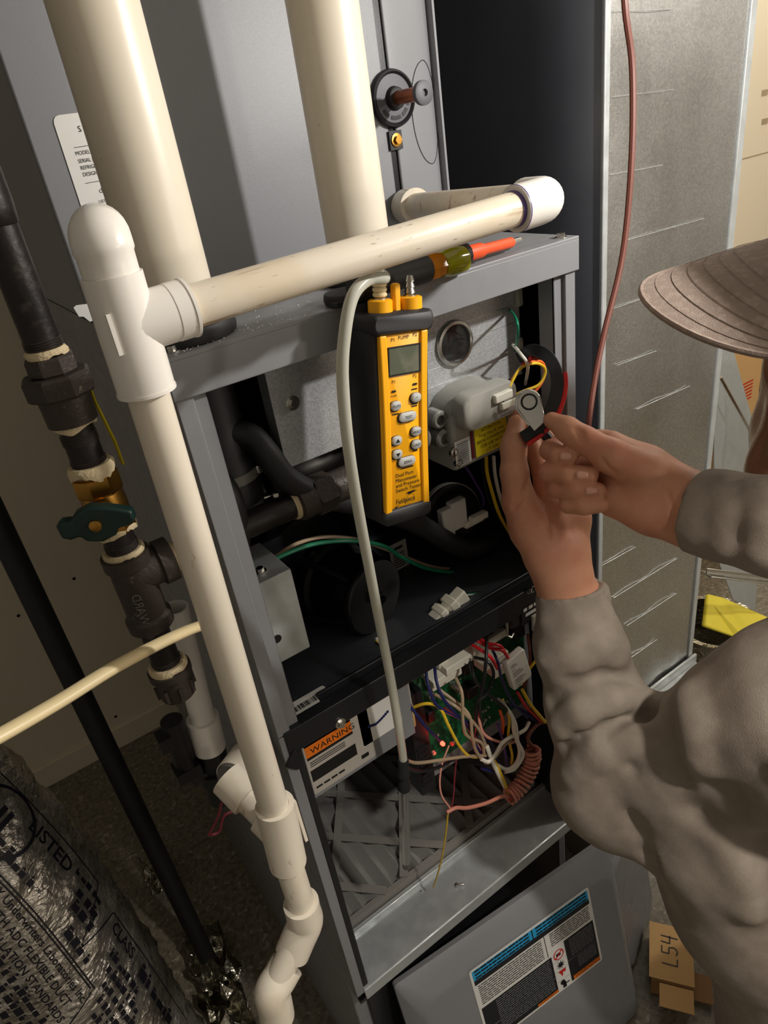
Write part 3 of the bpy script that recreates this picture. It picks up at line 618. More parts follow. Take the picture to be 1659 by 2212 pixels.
wire(W3((1066, 985, .055), (1070, 1030, .055), (1082, 1080, .06), (1098, 1120, .07)), .0022, 'w_white', 'white wire hanging below the gas valve')
wire(W3((1040, 985, .06), (1045, 1030, .06), (1060, 1090, .07), (1085, 1140, .09)), .002, 'w_black', 'black wire hanging below the gas valve')
wire(W3((1000, 1000, .07), (1020, 1030, .07), (1045, 1080, .08), (1035, 1110, .1)), .0016, 'w_purple', 'purple wire curling toward the pressure switch plug')
tag(MB().tube(cr(W3((830, 900, .06), (950, 868, .058), (1060, 815, .058), (1085, 800, .07)), 6), .003, 8).build('blue_hose', 'w_blue'), 'dark blue hose along the burner box lower edge', 'hose')

# ================================================================ pressure switch
q = P(968, 1108, 'Y', .13); ps = thing('pressure_switch', (q.x, q.y, q.z-.04), 'round black pressure switch with white plugs inside the furnace', 'switch')
pd = V((-.15, -.95, .25)).normalized()
MB().lathe([(.040, 0), (.041, .012), (.040, .016), (.034, .018), (.030, .026), (.016, .028), (.016, .034), (0, .035)], q, pd, 40).build('diaphragm_case', 'black_plastic', ps)
MB().lathe([(.0425, .004), (.0425, .012), (.040, .012), (.040, .004)], q, pd, 40).build('crimp_ring', 'paper_grey', ps)
for p, w_, h_ in (((985, 1108), .012, .02), ((962, 1130), .009, .022)):
    r_ = P(*p, 'Y', .088); MB().box(r_.x-w_, r_.x+w_, .08, .092, r_.z-h_, r_.z+h_).build('terminal_block', 'paper', ps, bevel=.002)
r_ = P(1022, 1122, 'Y', .08); mb = MB(); mb.box(r_.x-.016, r_.x+.014, .075, .085, r_.z-.006, r_.z+.002); mb.box(r_.x-.008, r_.x+.018, .070, .08, r_.z-.001, r_.z+.008); mb.build('wire_plug', 'nylon_white', ps, bevel=.0015)

# ================================================================ draft inducer
yi = .075; q = P(812, 1290, 'Y', yi); di = thing('draft_inducer', (q.x, q.y+.05, .97), 'black round draft inducer motor inside the furnace', 'inducer')
idr = V((.28, -.95, .0)).normalized()
MB().lathe([(0, .004), (.006, .004), (.0065, .009), (.0085, .009), (.0085, .001), (.046, .0), (.048, -.003), (.048, -.007), (.044, -.008), (0, -.009)], q, idr, 48).build('cooling_disc', 'paint_black', di)
MB().lathe([(.0085, 0), (.0085, .010), (.006, .0105), (.0055, .004), (0, .004)], q, idr, 24).build('hub', 'steel_dark', di)
MB().lathe([(.030, .0), (.040, .006), (.043, .02), (.043, .06), (.05, .062), (.05, .072)], q-idr*.01, -idr, 36).build('motor_can', 'paint_black', di)
MB().lathe([(.072, 0), (.080, .01), (.080, .055), (.07, .06)], q-idr*.08+V((-.02, .01, .02)), -idr, 40).build('blower_housing', 'paint_black', di)
for k in range(4): a = .6+k*math.pi/2; MB().tube([q-idr*.012+V((math.cos(a)*.04, 0, math.sin(a)*.04)), q-idr*.078+V((math.cos(a)*.06, 0, math.sin(a)*.06))], .004, 8).build('mount_arm', 'steel_dark', di)
r_ = P(860, 1195, 'Y', .16); st = MB().box(r_.x-.014, r_.x+.014, .158, .1595, r_.z-.026, r_.z+.018).build('motor_label', 'paper_grey', di)
fn = plane((r_.x-.012, .158, r_.z-.024), (1, 0, 0), (0, 0, 1), .0005); mb = MB(); rect(mb, fn, .003, .019, .032, .036); [rect(mb, fn, .002, .02, .004+.004*k, .0058+.004*k) for k in range(6)]; mb.build('print', 'ink', st, smooth=0)
# stamped housing and elbow above the inducer
q = P(690, 1010, 'Y', .14); vh = thing('vent_elbow_housing', (q.x, q.y, q.z-.03), 'glossy black plastic vent housing above the inducer motor', 'housing')
MB().loft([[(q.x+a*s_, y_, q.z+b_*s_) for a, b_ in rrect(.14, .05, .018, 5)] for y_, s_ in ((.255, 1.15), (.16, 1.1), (.135, .95), (.13, .85))]).build('shell', 'paint_black', vh, smooth=50)
MB().tube([(q.x-.06, .12, q.z-.02), (q.x, .125, q.z-.03), (q.x+.08, .13, q.z-.045)], .012, 16).build('outlet', 'paint_black', vh)

# ================================================================ drain hoses
up = V((0, 0, 1))
tag(MB().tube(cr(W3((500, 930, .07), (545, 945, .06), (580, 985, .05), (620, 1035, .045), (690, 1070, .045), (760, 1085, .05), (830, 1105, .06), (900, 1130, .07), (960, 1165, .08), (1005, 1185, .085), (1045, 1175, .09), (1075, 1150, .11), (1085, 1120, .16)), 7), .0125, 18).build('drain_hose', 'rubber'), 'thick black rubber drain hose snaking behind the yellow manometer', 'hose')
# left vent coupling with clamps
q = P(505, 1050, 'Y', .075); vc = thing('vent_coupling', (q.x, q.y, .99), 'black rubber vent coupling with steel clamps behind the corner post', 'coupling')
MB().lathe([(.030, 0), (.031, .004), (.031, .07), (.028, .074), (.026, .2), (.026, .245)], (q.x, q.y+.01, q.z-.045), up, 36).build('sleeve', 'rubber', vc)
for dz in (-.022, .012):
    MB().ring((q.x, q.y+.01, q.z+dz-.005), (q.x, q.y+.01, q.z+dz+.005), .0322, .031, 36).build('clamp_band', 'cast_grey', vc)
    c_ = V((q.x+.026, q.y-.012, q.z+dz+.002)); MB().box(c_.x-.006, c_.x+.006, c_.y-.005, c_.y+.005, c_.z-.005, c_.z+.005).build('clamp_housing', 'zinc', vc, bevel=.002)
    bolt(vc, c_+V((.006, -.002, 0)), (.9, -.4, 0), .0042, 'clamp_screw', 'zinc')
MB().tube(cr([(q.x-.02, q.y-.03, q.z-.05), (q.x-.016, q.y-.034, q.z-.02), (q.x-.016, q.y-.034, q.z+.01), (q.x-.02, q.y-.02, q.z+.03)], 5), .010, 14).build('drain_nipple', 'rubber', vc)

# ================================================================ junction box
o = P(552, 1245, 'Y', .012); jb = thing('junction_box', (.04, .04, 1.03), 'small folded galvanized junction box inside the furnace left post', 'electrical box')
xj0, xj1, zj0, zj1, yj = .028, .066, 1.035, 1.135, .022
mb = MB().box(xj0, xj1, yj, yj+.0015, zj0, zj1); mb.box(xj0, xj1, yj, yj+.07, zj1-.0015, zj1); mb.box(xj0, xj1, yj, yj+.07, zj0, zj0+.0015); mb.box(xj1-.0015, xj1, yj+.05, yj+.07, zj0, zj1)
mb.build('body', 'galv_flat', jb, bevel=.0008)
MB().prism([(0, 0), (.016, .004), (.016, .080), (0, .098)], (xj1+.0002, yj, zj0+.001), (0, 1, 0), up, (-.0015, 0, 0)).build('side_flap', 'galv_flat', jb, bevel=.0006)
MB().box(xj1-.004, xj1-.0015, yj+.003, yj+.05, zj0+.004, zj1-.004).build('shadow_gap', 'ink', jb) if 0 else None
bolt(jb, (xj0+.014, yj+.018, zj1), (0, 0, 1), .004); MB().lathe([(.005, 0), (0, .0002)], (xj0+.006, yj-.0002, zj0+.03), (0, -1, 0), 20).build('wire_hole', 'ink', jb)
wire(W3((565, 1225, .06), (610, 1200, .06), (680, 1175, .06), (760, 1168, .055), (830, 1180, .06), (870, 1205, .08), (930, 1230, .1), (1000, 1236, .1), (1060, 1220, .1), (1120, 1185, .1)), .0024, 'w_green', 'green wire arcing over the inducer motor')
wire(W3((590, 1205, .07), (640, 1175, .07), (700, 1160, .07), (770, 1165, .065), (830, 1185, .075), (880, 1205, .1), (940, 1225, .11), (1010, 1228, .11), (1070, 1208, .11), (1115, 1190, .11)), .0022, 'w_tan', 'tan wire arcing over the inducer motor beside the green one')
q = P(1117, 1190, 'Y', .1); tag(MB().box(q.x-.004, q.x+.004, q.y-.004, q.y+.004, q.z-.008, q.z+.008).build('wire_clip', 'nylon_white', bevel=.001), 'small white clip holding the green and tan wires at the right', 'clip')

# white plug pair on the deck with its wires
q = P(965, 1320, 'Y', .045); cx = (P(1000, 1280, 'Y', .045)-P(935, 1350, 'Y', .045)).normalized(); 
pc = thing('wire_connector', (q.x, q.y, q.z-.02), 'pair of white nylon wire plugs joined above the furnace deck', 'connector')
cz = V((0, -1, 0)).cross(cx).normalized(); cy = V((0, -1, 0))
def CM(c_): return Matrix(((cx.x, cy.x, cz.x, c_.x), (cx.y, cy.y, cz.y, c_.y), (cx.z, cy.z, cz.z, c_.z), (0, 0, 0, 1)))
mb = MB(CM(q)).box(-.030, .0, -.009, .009, -.013, .013); mb.box(-.012, -.002, -.011, .011, -.015, .015); mb.build('plug', 'nylon_white', pc, bevel=.002)
mb = MB(CM(q)).box(.0, .032, -.008, .008, -.010, .010); mb.box(.004, .016, -.012, .010, -.014, .012); mb.box(.01, .018, -.018, .0, -.004, .004); mb.build('receptacle', 'nylon_white', pc, bevel=.002)
for k, (m_, l) in enumerate((('w_white', 'white'), ('w_yellow', 'yellow'), ('w_black', 'black'))):
    wire(W3((812, 1378+4*k, .05), (830, 1396, .045), (862, 1404-3*k, .04), (900, 1385-4*k, .04), (930, 1352-2*k, .044), (945, 1338, .045)), .0017, m_, l+' wire running from the inducer to the white nylon plugs')
for k, (m_, l) in enumerate((('w_white', 'white'), ('w_green', 'green'), ('w_black', 'black'))):
    wire(W3((990, 1292, .045), (1010, 1284-2*k, .045), (1060, 1283-3*k, .04), (1110, 1284+3*k, .03), (1150, 1290+2*k, .02)), .0017, m_, l+' wire leaving the white nylon plugs toward the deck edge')

# ================================================================ manometer
YM = -.056; th = math.radians(8.5)
mu = V((math.cos(th), 0, -math.sin(th))); mv = V((math.sin(th)*1.0, .03, math.cos(th))).normalized(); mn = mu.cross(mv); 
mc = P(870, 911, 'Y', YM); mn = mn.normalized(); mv = mn.cross(mu); mu, mv, mn = mu*.955, mv*.945, mn*.95
def MM(a=0, b_=0, c_=0):
    o_ = mc+mu*a+mv*b_+mn*c_; return Matrix(((mu.x, mv.x, mn.x, o_.x), (mu.y, mv.y, mn.y, o_.y), (mu.z, mv.z, mn.z, o_.z), (0, 0, 0, 1)))
# mn points toward the viewer
ma = thing('manometer', mc-mv*.1, 'yellow handheld manometer in a black rubber boot hanging on the furnace front', 'manometer')
HW, HH = .0245, .0905
loops = []
for z_, w_, h_ in ((-.042, .056, .184), (-.039, .061, .190), (-.012, .062, .192), (-.002, .060, .190), (.001, .056, .186)): loops.append([(a, b_, z_) for a, b_ in rrect(w_, h_, .010, 5)])
MB(MM()).loft(loops).build('rubber_boot', 'boot', ma, smooth=50)
MB(MM()).loft([[(a, b_+.0885, z_) for a, b_ in rrect(w_, h_, .006, 4)] for z_, w_, h_ in ((-.03, .064, .018), (.004, .064, .0185), (.0075, .060, .014))]).build('boot_top_band', 'boot', ma, smooth=50)
MB(MM()).loft([[(a, b_-.089, z_) for a, b_ in rrect(w_, h_, .006, 4)] for z_, w_, h_ in ((-.03, .058, .016), (.004, .056, .016), (.0065, .052, .012))]).build('boot_bottom_band', 'boot', ma, smooth=50)
fb = MB(MM()).loft([[(a, b_-.002, z_) for a, b_ in rrect(w_, h_, .003, 4)] for z_, w_, h_ in ((-.02, .050, .168), (.002, .050, .168), (.0035, .047, .165))]).build('face', 'mano_yellow', ma, smooth=50)
for s_ in (-1, 1):
    mb = MB(MM()); n_ = 12; pr_ = [(s_*(.0255-.0015*math.sin(math.pi*i/n_)), -.084+.164*i/n_) for i in range(n_+1)]; pi_ = [(s_*(.0180-.0015*math.sin(math.pi*i/n_)), -.084+.164*i/n_) for i in range(n_, -1, -1)]
    poly = pr_+pi_; 
    if s_ < 0: poly = poly[::-1]
    mb.prism(poly, (0, 0, .001), (1, 0, 0), (0, 1, 0), (0, 0, .0048)); mb.build('side_rail', 'mano_yellow', ma, bevel=.0014, seg=3)
zf_ = .0036
lc = MB(MM()).box(-.0155, .0165, .045, .068, zf_-.001, zf_+.0008).build('screen', 'lcd', ma, bevel=.0003)
mb = MB(MM()); mb.box(-.0165, -.0153, .0442, .0688, zf_-.001, zf_+.0012); mb.box(.0163, .0175, .0442, .0688, zf_-.001, zf_+.0012); mb.box(-.0165, .0175, .0438, .045, zf_-.001, zf_+.0012); mb.box(-.0165, .0175, .068, .0692, zf_-.001, zf_+.0012); mb.build('screen_bezel', 'ink', ma)
fm = lambda a, b_: mc+mu*a+mv*b_+mn*(zf_+.0004)
fk = lambda a, b_: mc+mu*a+mv*b_+mn*(zf_+.0036)
def pr_(name, items):
    m2 = MB(); [write(m2, fm, t, a, b_, s_, al_, sx_) for t, a, b_, s_, al_, sx_ in items]; return m2
for t, a, b_, s_ in (('P1', -.011, .0735, .0046), ('PUMP', .0005, .0745, .0046), ('P2', .0125, .0755, .0046), ('P1', -.0115, .0375, .0042), ('P2', .0115, .0395, .0042), ('PUMP', -.0115, .0255, .0026)):
    pr_('', [(t, a, b_, s_, 'c', 1)]).build('face_lettering', 'ink', ma, smooth=0)
for a, b_, w_, rows in ((.0108, .0285, .006, 1), (-.0104, .0092, .007, 1), (.0108, .0150, .007, 2), (.0108, -.0275, .006, 2), (.001, -.0436, .014, 1)):   # captions too small to read
    m2 = MB()
    for k in range(rows): rect(m2, fm, a-w_/2, a+w_/2-.0008*k, b_-.0019*k, b_-.0019*k+.0012)
    m2.build('caption', 'ink', ma, smooth=0)
pr_('', [(t, -.0125, -.0505-.0050*k, .0052, 'l', 1) for k, t in enumerate(('Dual Port', 'Manometer', 'and Pressure', 'Switch Tester'))]).build('name_lettering', 'ink', ma, smooth=0)
mb = pr_('', [('SDMN6', -.0085, -.0825, .0034, 'l', 1), ('Fieldpiece', -.0128, -.0775, .0074, 'l', .74)])
for p_ in (((-.014, -.0815), (-.008, -.0787), (-.014, -.0795)), ((-.002, -.0688), (.010, -.0668), (.004, -.0700)), ((.001, -.0676), (.0125, -.0684), (.002, -.0704))): mb.add([fm(*a) for a in p_], [(0, 1, 2)])
for a in range(24):
    t0, t1 = 2*math.pi*a/24, 2*math.pi*(a+.7)/24; mb.add([fm(.004+r*math.cos(t), -.0752+r*math.sin(t)) for r, t in ((.0048, t0), (.0048, t1), (.0051, t1), (.0051, t0))], [(0, 1, 2, 3)])
mb.build('logo', 'ink', ma, smooth=0)
def key(a, b_, w_, h_, t=None, tri=0):
    k_ = MB(MM(a, b_, zf_)).loft([[(p, q_, z_) for p, q_ in rrect(w_*s_, h_*s_, min(w_, h_)*.46*s_, 5)] for z_, s_ in ((-.0005, 1), (.0022, 1), (.0030, .85))]).build('key', 'key_grey', ma, smooth=50)
    MB(MM(a, b_, zf_)).loft([[(p-.0004, q_-.0005, z_) for p, q_ in rrect(w_*1.1, h_*1.16, min(w_, h_)*.5, 5)] for z_ in (0, .0006)]).build('key_rim', 'ink', k_, smooth=0)
    m2 = MB(); f2 = lambda p, q_: mc+mu*(a+p)+mv*(b_+q_)+mn*(zf_+.0034)
    if t: write(m2, f2, t, 0, -.0012, .0036, 'c')
    if tri: m2.add([f2(-.0022, -.0014*tri), f2(.0022, -.0014*tri), f2(0, .002*tri)], [(0, 1, 2)])
    m2.build('key_mark', 'ink', k_, smooth=0)
key(-.0105, .0175, .0105, .0085, 'P1/P2'); key(.0115, .0215, .0105, .0085, '*'); key(.002, .0055, .0185, .0085, 'TEST')
key(-.0105, -.0145, .0105, .0085, tri=1); key(.0110, -.0100, .0105, .0085, 'HOLD'); key(-.0105, -.0275, .0105, .0085, tri=-1); key(.0110, -.0225, .0105, .0085, 'UNIT'); key(.0, -.0365, .0185, .0085, 'ZERO')
for a, b_ in ((-.0115, .0305), (.0115, .0335)): MB(MM(a, b_, zf_)).loft([[(p, q_, z_) for p, q_ in rrect(.0045, .0018, .0008, 3)] for z_ in (0, .0008)]).build('indicator', 'ink', ma)
# ports on top
for a, nm in ((-.0155, 'P1'), (.0155, 'P2')):
    MB(MM(a+.001, .095, -.008)).lathe([(.0105, 0), (.0105, .012), (.009, .013), (.006, .013)], (0, 0, 0), (0, 1, 0), 20).build('port_boss', 'mano_yellow', ma)
    MB(MM(a+.001, .105, -.008)).lathe([(.0055, 0), (.0055, .004), (.0036, .005), (.0048, .006), (.0034, .010), (.0046, .0105), (.0032, .0145), (.0042, .015), (.0026, .020), (0, .020)], (0, 0, 0), (0, 1, 0), 20).build('barb', 'zinc', ma)
MB(MM(.001, .098, -.008)).box(-.0036, .0036, -.004, .022, -.003, .004).build('pump_lever', 'mano_yellow', ma, bevel=.002)
# hanger strap and magnet
g = P(762, 645, 'Z', ZT+.004); mb = MB(); mb.lathe([(.020, 0), (.021, .004), (.020, .009), (.014, .010)], (g.x, g.y+.008, ZT+.0006), up, 28); mb.box(g.x-.02, g.x+.028, g.y-.006, g.y+.01, ZT+.0008, ZT+.006); mb.build('hanger_magnet', 'rubber', ma, bevel=.001)
MB().tube([(g.x+.006, g.y-.004, ZT+.006), (g.x+.016, -.012, ZT+.004), tuple(mc+mv*.075-mn*.042)], .009, 10, flat=.25).build('hanger_strap', 'rubber', ma)

# hose from port P1
pb = mc+mu*-.0145+mv*.112-mn*.008; 
hp = [pb, pb+mv*.010, pb+mv*.018+mu*-.004, P(830, 600, 'Y', -.072), P(795, 604, 'Y', -.078), P(762, 640, 'Y', -.084), P(745, 720, 'Y', -.088), P(740, 820, 'Y', -.088), P(752, 960, 'Y', -.084), P(772, 1090, 'Y', -.076), P(800, 1240, 'Y', -.066), P(825, 1370, 'Y', -.056), P(848, 1490, 'Y', -.046), P(867, 1610, 'Y', -.038), P(871, 1640, 'Y', -.036)]
hs = thing('silicone_hose', hp[-1]-up*.15, 'translucent silicone hose looping from the manometer port down the furnace front', 'hose')
path = cr(hp, 8); MB().tube(path, .0047, 18).build('hose', 'hose_clear', hs)
mb = MB()
for k in range(3): mb.lathe([(.0049, 0), (.0058, .001), (.0058, .0025), (.0049, .0035)], pb+mv*.004*k-mv*.002, mv, 18)
mb.build('collar', 'hose_beige', hs)
h1, h2, h3 = hp[-1], P(874, 1700, 'Y', -.032), P(877, 1790, 'Y', -.026); dd = (h3-h1).normalized(); h4 = P(878, 1872, 'Y', -.02)
mb = MB(); L_ = (h2-h1).length
mb.lathe([(.0052, 0), (.0062, .002), (.0062, L_*.35), (.0078, L_*.4), (.0078, L_*.55), (.0058, L_*.6), (.0058, L_*.75), (.0072, L_*.8), (.0072, L_*1.05), (.005, L_*1.1)], h1, dd, 20); mb.build('black_coupler', 'rubber', hs)
MB().tube([h2, h3, h4], .0052, 16).build('clear_tail', 'tube_clear', hs)

# ================================================================ screwdriver
s0, s1 = P(800, 610, 'Z', ZT+.019), P(1142, 521, 'Z', ZT+.006); s0 = V((s0.x, s0.y, ZT+.019)); 
A_ = P(918, 581, 'Z', ZT+.0128); B_ = P(985, 555, 'Z', ZT+.0125); Tp = P(1142, 521, 'Z', ZT+.006)
sx = (Tp-A_).normalized(); H0 = A_-sx*.085
sd = thing('screwdriver', V((A_.x, A_.y, ZT)), 'screwdriver with black and amber handle and orange insulated shaft on the furnace top', 'screwdriver')
L1 = (A_-H0).length; L2 = (B_-A_).length; L3 = (Tp-B_).length
MB().lathe([(.007, 0), (.011, .004), (.0122, .02), (.0108, L1*.55), (.0122, L1*.8), (.0120, L1)], H0, sx, 24).build('black_grip', 'boot', sd)
MB().lathe([(.0112, 0), (.0122, L2*.15), (.0104, L2*.4), (.0104, L2*.45)], A_, sx, 8).build('amber_section', 'amber', sd)
MB().lathe([(.0104, L2*.4), (.0122, L2*.6), (.0125, L2*.8), (.0118, L2)], A_, sx, 24).build('lime_section', 'lime', sd)
mb = MB().lathe([(.0112, 0), (.0120, .003), (.0110, .012), (.009, .014)], B_, sx, 12); mb.build('ferrule', 'steel_dark', sd, smooth=20)
MB().lathe([(.0072, .012), (.0072, L3*.34), (.0052, L3*.40), (.0050, L3*.80), (.0040, L3*.82)], B_, sx, 16).build('insulated_shaft', 'orange_ins', sd)
MB().lathe([(.0032, L3*.80), (.0030, L3*.93), (.0014, L3*.98), (0, L3)], B_, sx, 12).build('tip', 'chrome', sd)
# pipe shavings on the furnace top
mb = MB(); 
for k in range(220):
    u_ = random.random(); p_ = P(380+360*u_+random.gauss(0, 12), 765-105*u_+random.gauss(0, 14), 'Z', ZT+.0004); r_ = random.uniform(.0003, .0009); a = random.uniform(0, 6)
    if p_.y < -.001 or p_.y > .19 or p_.x < .001: continue
    mb.add([p_+V((r_*math.cos(a), r_*math.sin(a), 0)), p_+V((r_*math.cos(a+2), r_*math.sin(a+2), .0006)), p_+V((r_*math.cos(a+4), r_*math.sin(a+4), 0)), p_+V((0, 0, .0008))], [(0, 1, 3), (1, 2, 3), (2, 0, 3), (0, 2, 1)])
tag(mb.build('plastic_shavings', 'pvc_white', smooth=0), 'white plastic pipe shavings scattered on the furnace top', 'shavings', kind='stuff')

# ================================================================ control board and wiring
YK = .045
kb = thing('control_board', P(960, 1640, 'Y', YK+.01), 'green circuit board with white plugs and a red light under the furnace deck', 'circuit board')
b0, b1 = P(905, 1500, 'Y', YK+.02), P(945, 1645, 'Y', YK+.02); zb0 = b1.z; 
MB().box(.205, .405, YK+.02, YK+.0216, zb0, .925).build('board', 'pcb', kb)
MB().box(.187, .42, YK+.024, YK+.026, zb0-.03, .93).build('back_plate', 'paint_grey', kb)
mb = MB().box(.180, .2045, YK-.004, YK+.026, zb0-.012, .868)
for k in range(8): mb.box(.183, .2, YK-.006, YK-.003, zb0+.004+.010*k, zb0+.008+.010*k)
mb.build('vented_cover', 'steel_dark', kb)
rnd = random.Random(3)
for k in range(60):
    x, z = rnd.uniform(.21, .385), rnd.uniform(zb0+.005, .905); MB().lathe([(.0022, 0), (.0018, .0018), (0, .0028)], (x, YK+.02, z), (0, -1, 0), 8).build('solder_joint', 'solder', kb)
for k, (x, z, w_, h_, d_, m_) in enumerate(((.245, .895, .016, .03, .022, 'nylon_white'), (.272, .900, .02, .02, .02, 'nylon_white'), (.300, .885, .014, .045, .024, 'nylon_white'), (.33, .87, .05, .012, .02, 'nylon_white'), (.25, .85, .05, .010, .018, 'nylon_white'), (.318, .90, .02, .024, .026, 'black_plastic'), (.352, .895, .018, .022, .022, 'black_plastic'), (.290, .845, .02, .022, .016, 'black_plastic'), (.345, .815, .04, .018, .024, 'nylon_white'), (.22, .80, .012, .018, .014, 'black_plastic'), (.225, .835, .010, .010, .014, 'solder'), (.29, .80, .018, .018, .018, 'black_plastic'), (.255, .915, .03, .012, .03, 'nylon_white'), (.38, .86, .02, .03, .02, 'black_plastic'), (.268, .818, .008, .008, .02, 'solder'), (.262, .880, .045, .012, .034, 'nylon_white'), (.285, .915, .03, .014, .036, 'nylon_white'), (.32, .850, .045, .012, .036, 'nylon_white'), (.235, .868, .03, .010, .03, 'nylon_white'))):
    if m_ == 'solder': MB().lathe([(w_/2, 0), (w_/2, d_), (w_*.4, d_+.001)], (x, YK+.02, z), (0, -1, 0), 14).build('capacitor', 'solder', kb)
    else: MB().box(x-w_/2, x+w_/2, YK+.02-d_, YK+.02, z-h_/2, z+h_/2).build('plug' if m_ == 'nylon_white' else 'relay', m_, kb, bevel=.001)
ql = P(960, 1610, 'Y', YK-.01); MB().lathe([(.003, 0), (.003, .004), (0, .007)], ql+V((0, .006, 0)), (0, -1, 0), 12).build('red_led', 'led_red', kb)
for p in ((935, 1625), (975, 1605)): q = P(*p, 'Y', YK); MB().lathe([(.003, 0), (.003, .004), (0, .006)], q, (0, -1, 0), 12).build('indicator', 'w_pink', kb)
lamp('board_led', 'POINT', ql+V((0, -.012, 0)), .010, (1, .05, .03), .003)
# transformer block left of the board
tr = thing('transformer', (.165, .05, .86), 'cream transformer block behind the hose under the deck', 'transformer')
mb = MB().box(.150, .182, .03, .07, .862, .932); mb.build('block', 'paper_grey', tr, bevel=.002); MB().box(.158, .176, .026, .031, .895, .925).build('label', 'paper', tr); MB().box(.150, .186, .034, .066, .82, .862).build('coil', 'card', tr, bevel=.004)
# door switch at the right end of the rail
q = P(1130, 1330, 'Y', .0); dsw = thing('door_switch', (q.x, .01, q.z-.03), 'black door switch with lettered plate at the deck end', 'switch')
MB().box(q.x-.020, q.x+.03, .0, .03, q.z-.012, q.z+.018).build('body', 'black_plastic', dsw, bevel=.002)
pl_ = MB().box(q.x-.004, q.x+.034, -.002, .0, q.z-.014, q.z+.016).build('plate', 'steel_dark', dsw)
fn = plane((q.x-.002, -.002, q.z-.01), (1, 0, 0), up, .0005); mb = MB(); [rect(mb, fn, u0, u1, v0, v0+.005) for u0, u1, v0 in ((.001, .007, .017), (.010, .017, .017), (.019, .028, .017), (.004, .031, .008))]; mb.build('print', 'paper', pl_, smooth=0)
MB().box(q.x+.012, q.x+.028, -.006, -.002, q.z-.03, q.z-.006).build('tag', 'paper_grey', dsw)
mb = MB().tube([(q.x-.026, .002, q.z+.008), (q.x-.03, -.002, q.z-.014), (q.x-.026, -.004, q.z-.018), (q.x-.02, -.002, q.z-.016)], .0018, 6); mb.build('bracket', 'zinc', dsw)
# white capacitor tag
q = P(1122, 1448, 'Y', -.006); mt = (P(1105, 1400, 'Y', -.006)-P(1135, 1495, 'Y', -.006)).normalized(); mr = mt.cross(V((0, 1, 0))).normalized(); mr = mr if mr.x > 0 else -mr
md = thing('white_module', q-up*.03, 'white rectangular module with printed label among the wires', 'module')
MB().prism([(a, b_) for a, b_ in rrect(.034, .056, .004, 3)], q, mr, mt, (0, .010, 0)).build('body', 'pvc_white', md, bevel=.0015)
fn = plane(q-V((0, .0004, 0)), mr, mt, .0002); mb = MB(); 
for k, (w_, v_) in enumerate(((.008, .017), (.011, .0135), (.006, .008), (.012, .003), (.016, -.0005), (.017, -.004), (.013, -.011), (.018, -.0145), (.012, -.018), (.009, -.0235))): rect(mb, fn, -.011, -.011+w_, v_, v_+.0014)
mb.build('print', 'ink_grey', md, smooth=0)
G = 'wires crowded around the control board'
def bw(how, m_, r, *l):
    nm = {'w_white': 'white', 'w_yellow': 'yellow', 'w_blue': 'dark blue', 'w_black': 'black', 'w_red': 'red', 'w_tan': 'tan', 'w_pink': 'pink', 'w_purple': 'purple', 'w_orange': 'orange', 'w_maroon': 'maroon', 'w_brown': 'brown', 'w_green': 'green'}[m_]
    return wire(W3(*l), r, m_, nm+' wire '+how, group=G)
Z = .0
bw('from the transformer across the green board', 'w_yellow', .002, (880, 1533, .03), (920, 1520, .01), (950, 1530, 0), (970, 1570, -.005), (995, 1615, -.005), (1020, 1635, -.004), (1060, 1630, .0))
bw('from the transformer to the red light', 'w_blue', .002, (870, 1495, .03), (890, 1530, .01), (920, 1570, 0), (950, 1600, .02))
bw('down the board edge under the first white plug', 'w_blue', .002, (918, 1430, .03), (925, 1480, .01), (945, 1525, 0), (990, 1550, 0), (1040, 1580, 0), (1050, 1620, .0))
bw('crossing the board under the white plugs', 'w_blue', .002, (938, 1435, .03), (945, 1480, .01), (965, 1520, 0), (1010, 1570, 0), (1035, 1620, 0), (1085, 1670, -.005))
bw('hanging straight between the white plugs', 'w_tan', .0022, (985, 1465, .02), (998, 1500, 0), (1000, 1560, -.005), (1010, 1590, -.006), (1040, 1605, -.006), (1046, 1630, -.004))
bw('leaving the lower white plug row', 'w_tan', .0022, (940, 1500, .03), (990, 1530, 0), (1030, 1570, -.004), (1045, 1600, -.004), (1060, 1640, -.004))
bw('sweeping in a low loop below the board', 'w_tan', .0022, (950, 1490, .03), (1010, 1540, -.002), (1020, 1590, -.008), (1030, 1625, -.008), (1055, 1648, -.008), (1090, 1610, -.008), (1110, 1590, 0))
bw('running low from the hose to the wire bundle', 'w_tan', .0022, (872, 1640, -.02), (900, 1648, -.01), (950, 1642, -.008), (1000, 1635, -.006), (1050, 1632, -.004))
bw('dropping from the round socket below the plugs', 'w_pink', .002, (1035, 1515, .01), (1036, 1560, 0), (1050, 1590, -.004), (1090, 1605, -.006), (1115, 1600, -.004), (1120, 1585, 0))
bw('short stub beside the tan wires', 'w_pink', .002, (1000, 1570, 0), (1010, 1590, 0), (1030, 1605, 0), (1040, 1620, .0))
bw('in the loop below the white module', 'w_white', .0026, (1075, 1510, .01), (1105, 1545, -.004), (1110, 1580, -.008), (1122, 1620, -.01), (1115, 1648, -.01), (1095, 1662, -.01), (1070, 1650, -.008))
bw('in the outer loop nearest the coiled cable', 'w_white', .0026, (1085, 1515, .01), (1112, 1560, -.004), (1118, 1600, -.010), (1130, 1630, -.012), (1112, 1660, -.012), (1090, 1668, -.010))
bw('tied across the bundle loop', 'w_white', .0026, (1108, 1588, -.006), (1085, 1605, -.012), (1070, 1630, -.014), (1055, 1645, -.012), (1040, 1640, -.01))
bw('short stub near the coiled cable', 'w_white', .0026, (1143, 1560, .0), (1135, 1575, -.004), (1120, 1585, -.006))
